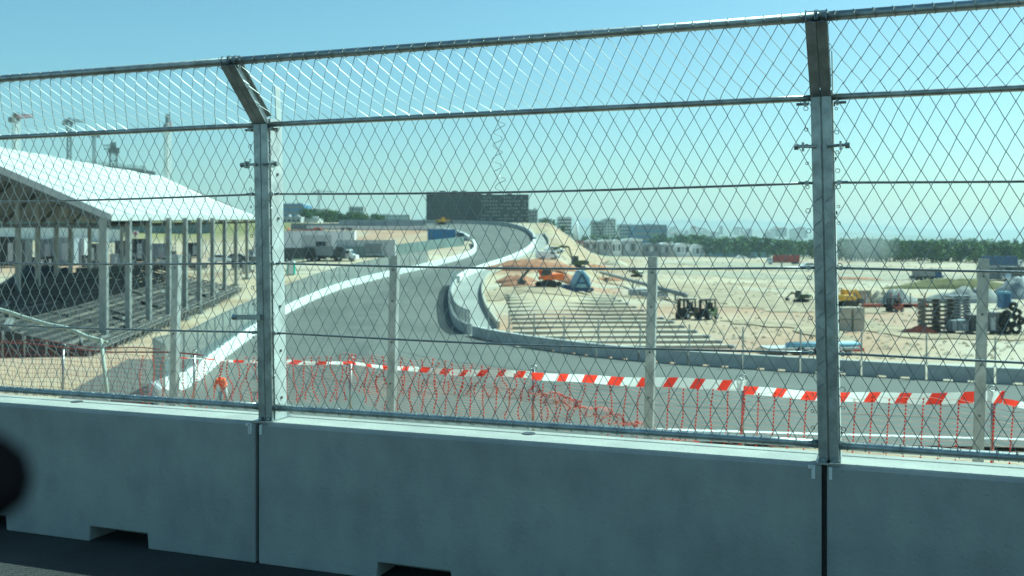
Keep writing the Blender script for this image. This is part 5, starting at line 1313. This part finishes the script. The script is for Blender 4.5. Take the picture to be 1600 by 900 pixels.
belt(470, 600, 40, 0, 0, 500, 500, 325, 336, 'tree on the skyline behind the grey wall, centre left', 'skyline trees centre left')
belt(0, 180, 18, 0, 0, 480, 480, 318, 322, 'dark tree on top of the grassy slope under the tented roof', 'trees on the grassy slope')
# crest bushes above slope right
for i, (px, d, h) in enumerate(((852, 420, 3.5), (866, 430, 4), (880, 450, 4))):
    x = (px - 800) / F * d; tree(x, d, h, 'low bush on the slope right of the outer bend', 'bushes right of the outer bend', wd=1.6)

# ------------------------------------------------------------------ distant hills and city
def ridge(name, d, pts, dep, m, seed):
    """rolling range of hills with its crest at the given photograph rows"""
    r_ = np.random.default_rng(seed); n = 160; x0, x1 = pts[0][0], pts[-1][0]; mb = MB(); ph = r_.uniform(0, 6.28, 6)
    rows_ = 8
    for j in range(rows_ + 1):
        f_ = j / rows_
        for i in range(n + 1):
            px = x0 + (x1 - x0) * i / n; y = np.interp(px, [p[0] for p in pts], [p[1] for p in pts])
            zc = CZ - (y - HY) / F * d; zc += d * 0.0009 * (math.sin(px / 37 + ph[0]) + .6 * math.sin(px / 13 + ph[1]) + .3 * math.sin(px / 5 + ph[2]))
            dd = d - dep * (1 - f_); z = -90 + (zc + 90) * math.sin(f_ * math.pi / 2) ** 1.2 * (1 + .05 * math.sin(px / 21 + f_ * 9))
            mb.v.append(((px - 800) / F * d, dd, z))
    for j in range(rows_):
        for i in range(n):
            k = j * (n + 1) + i; mb.f.append((k, k + 1, k + n + 2, k + n + 1)); mb.mi.append(0)
    return tag(mb.build(name, m, None, True, fix=False), kind='structure')
ridge('far_hills', 9000, [(-900, 352), (300, 346), (700, 345), (900, 345), (1250, 347), (1320, 353), (1600, 363), (2500, 372)], 2500, M['hill'], 1)
ridge('near_hills', 5200, [(-900, 352), (300, 352), (700, 352), (900, 356), (1250, 362), (1400, 368), (1600, 380), (2500, 384)], 1800, M['hill'], 2)
r_ = random.Random(8)
for i in range(46):
    d = r_.uniform(2600, 3400); px = r_.uniform(1035, 1260); y = 357 + r_.uniform(0, 12); c = P(px, y, d); wd = r_.uniform(10, 30); h = r_.uniform(4, 9)
    t = thing('house', c, r_.uniform(-.4, .4), 'small pale house in the hazy distant town above the tree belt', 'house', 'houses of the distant town'); 
    mb = MB(); mb.box((0, 6, h / 2 - 8), (wd, 12, h + 16)); mb.build('wall', M[r_.choice(['facade_white', 'facade_white', 'facade_grey'])], t)
    mb = MB(); mb.prism([(-wd / 2 - 1, h), (wd / 2 + 1, h), (0, h + 3)], -1, 13); mb.build('roof', M[r_.choice(['brick_red', 'grey', 'lgrey'])], t)

# ------------------------------------------------------------------ seat in the viewer's vehicle
t = thing('vehicle_seat', (-0.357, 0.45, -0.008), R(0), 'dark blurred seat with headrest at the lower left edge, close to the viewer', 'seat')
mb = MB(); mb.prism([(.112 * math.copysign(abs(math.cos(a)) ** .9, math.cos(a)), 2.168 + .036 * math.copysign(abs(math.sin(a)) ** .8, math.sin(a))) for a in [i * math.pi / 12 for i in range(24)]], -.05, .06); mb.build('headrest', M['fabric_black'], t, True)
for x in (-.05, .05): mb = MB(); mb.tube([(x, 0, 1.9), (x, 0, 2.14)], .008, 8); mb.build('headrest_rod', M['black'], t, True)
mb = MB(); mb.prism([(-.24, 1.25), (.24, 1.25), (.235, 1.8), (.17, 1.96), (-.17, 1.96), (-.235, 1.8)], -.05, .07); mb.build('backrest', M['fabric_black'], t, bevel=.02)
mb = MB(); mb.box((0, -.22, 1.2), (.5, .5, .12)); mb.build('cushion', M['fabric_black'], t, bevel=.02)
mb = MB(); mb.box((0, -.2, .58), (.10, .3, 1.14)); mb.box((0, -.2, .02), (.5, .5, .04)); mb.build('pedestal', M['darkgrey'], t)

# ------------------------------------------------------------------ air
def volume(name, lo, hi, dens, colr=(0.80, 0.93, 1.0), aniso=0.2):
    mb = MB(); c = [(lo[i] + hi[i]) / 2 for i in range(3)]; mb.box(c, [hi[i] - lo[i] for i in range(3)])
    m = bpy.data.materials.new(name + '_air'); m.use_nodes = True; n = m.node_tree; n.nodes.clear()
    o = n.nodes.new('ShaderNodeOutputMaterial'); v = n.nodes.new('ShaderNodeVolumePrincipled'); v.inputs['Color'].default_value = (*colr, 1)
    v.inputs['Density'].default_value = dens; v.inputs['Anisotropy'].default_value = aniso; n.links.new(v.outputs[0], o.inputs['Volume'])
    return tag(mb.build(name, m, None), kind='stuff')
volume('haze', (-13500, -700, -92), (13500, 11000, 160), 1.5e-4)
dc = volume('dust_cloud', (0, 0, 0), (1, 1, 1), 0.022, (.92, .95, .93))
mb = MB(); mb.ball((0, 0, 0), 1, (16, 9, 10), 16, 10, jit=.12); m_old = dc.data.materials[0]; dc.data = mb.mesh('dust_cloud', m_old); nd = m_old.node_tree; tcn = nd.nodes.new('ShaderNodeTexCoord'); mpn = nd.nodes.new('ShaderNodeMapping'); mpn.inputs['Scale'].default_value = (1 / 16, 1 / 9, 1 / 10)
gn = nd.nodes.new('ShaderNodeTexGradient'); gn.gradient_type = 'SPHERICAL'; nn = nd.nodes.new('ShaderNodeTexNoise'); nn.inputs['Scale'].default_value = .22; nn.inputs['Detail'].default_value = 4
mm = nd.nodes.new('ShaderNodeMath'); mm.operation = 'MULTIPLY'; m2_ = nd.nodes.new('ShaderNodeMath'); m2_.operation = 'MULTIPLY'; m2_.inputs[1].default_value = 0.11
nd.links.new(tcn.outputs['Object'], mpn.inputs[0]); nd.links.new(mpn.outputs[0], gn.inputs[0]); nd.links.new(tcn.outputs['Object'], nn.inputs['Vector']); nd.links.new(gn.outputs['Fac'], mm.inputs[0]); nd.links.new(nn.outputs['Fac'], mm.inputs[1]); nd.links.new(mm.outputs[0], m2_.inputs[0])
nd.links.new(m2_.outputs[0], [x for x in nd.nodes if x.type == 'PRINCIPLED_VOLUME'][0].inputs['Density'])
q = V3(1352, 400); dc.location = (q.x, q.y, q.z + 7.5)
tag(dc, 'pale dust cloud drifting in front of the trees right of the right bent post', 'dust cloud')
print('objects', len(bpy.data.objects))
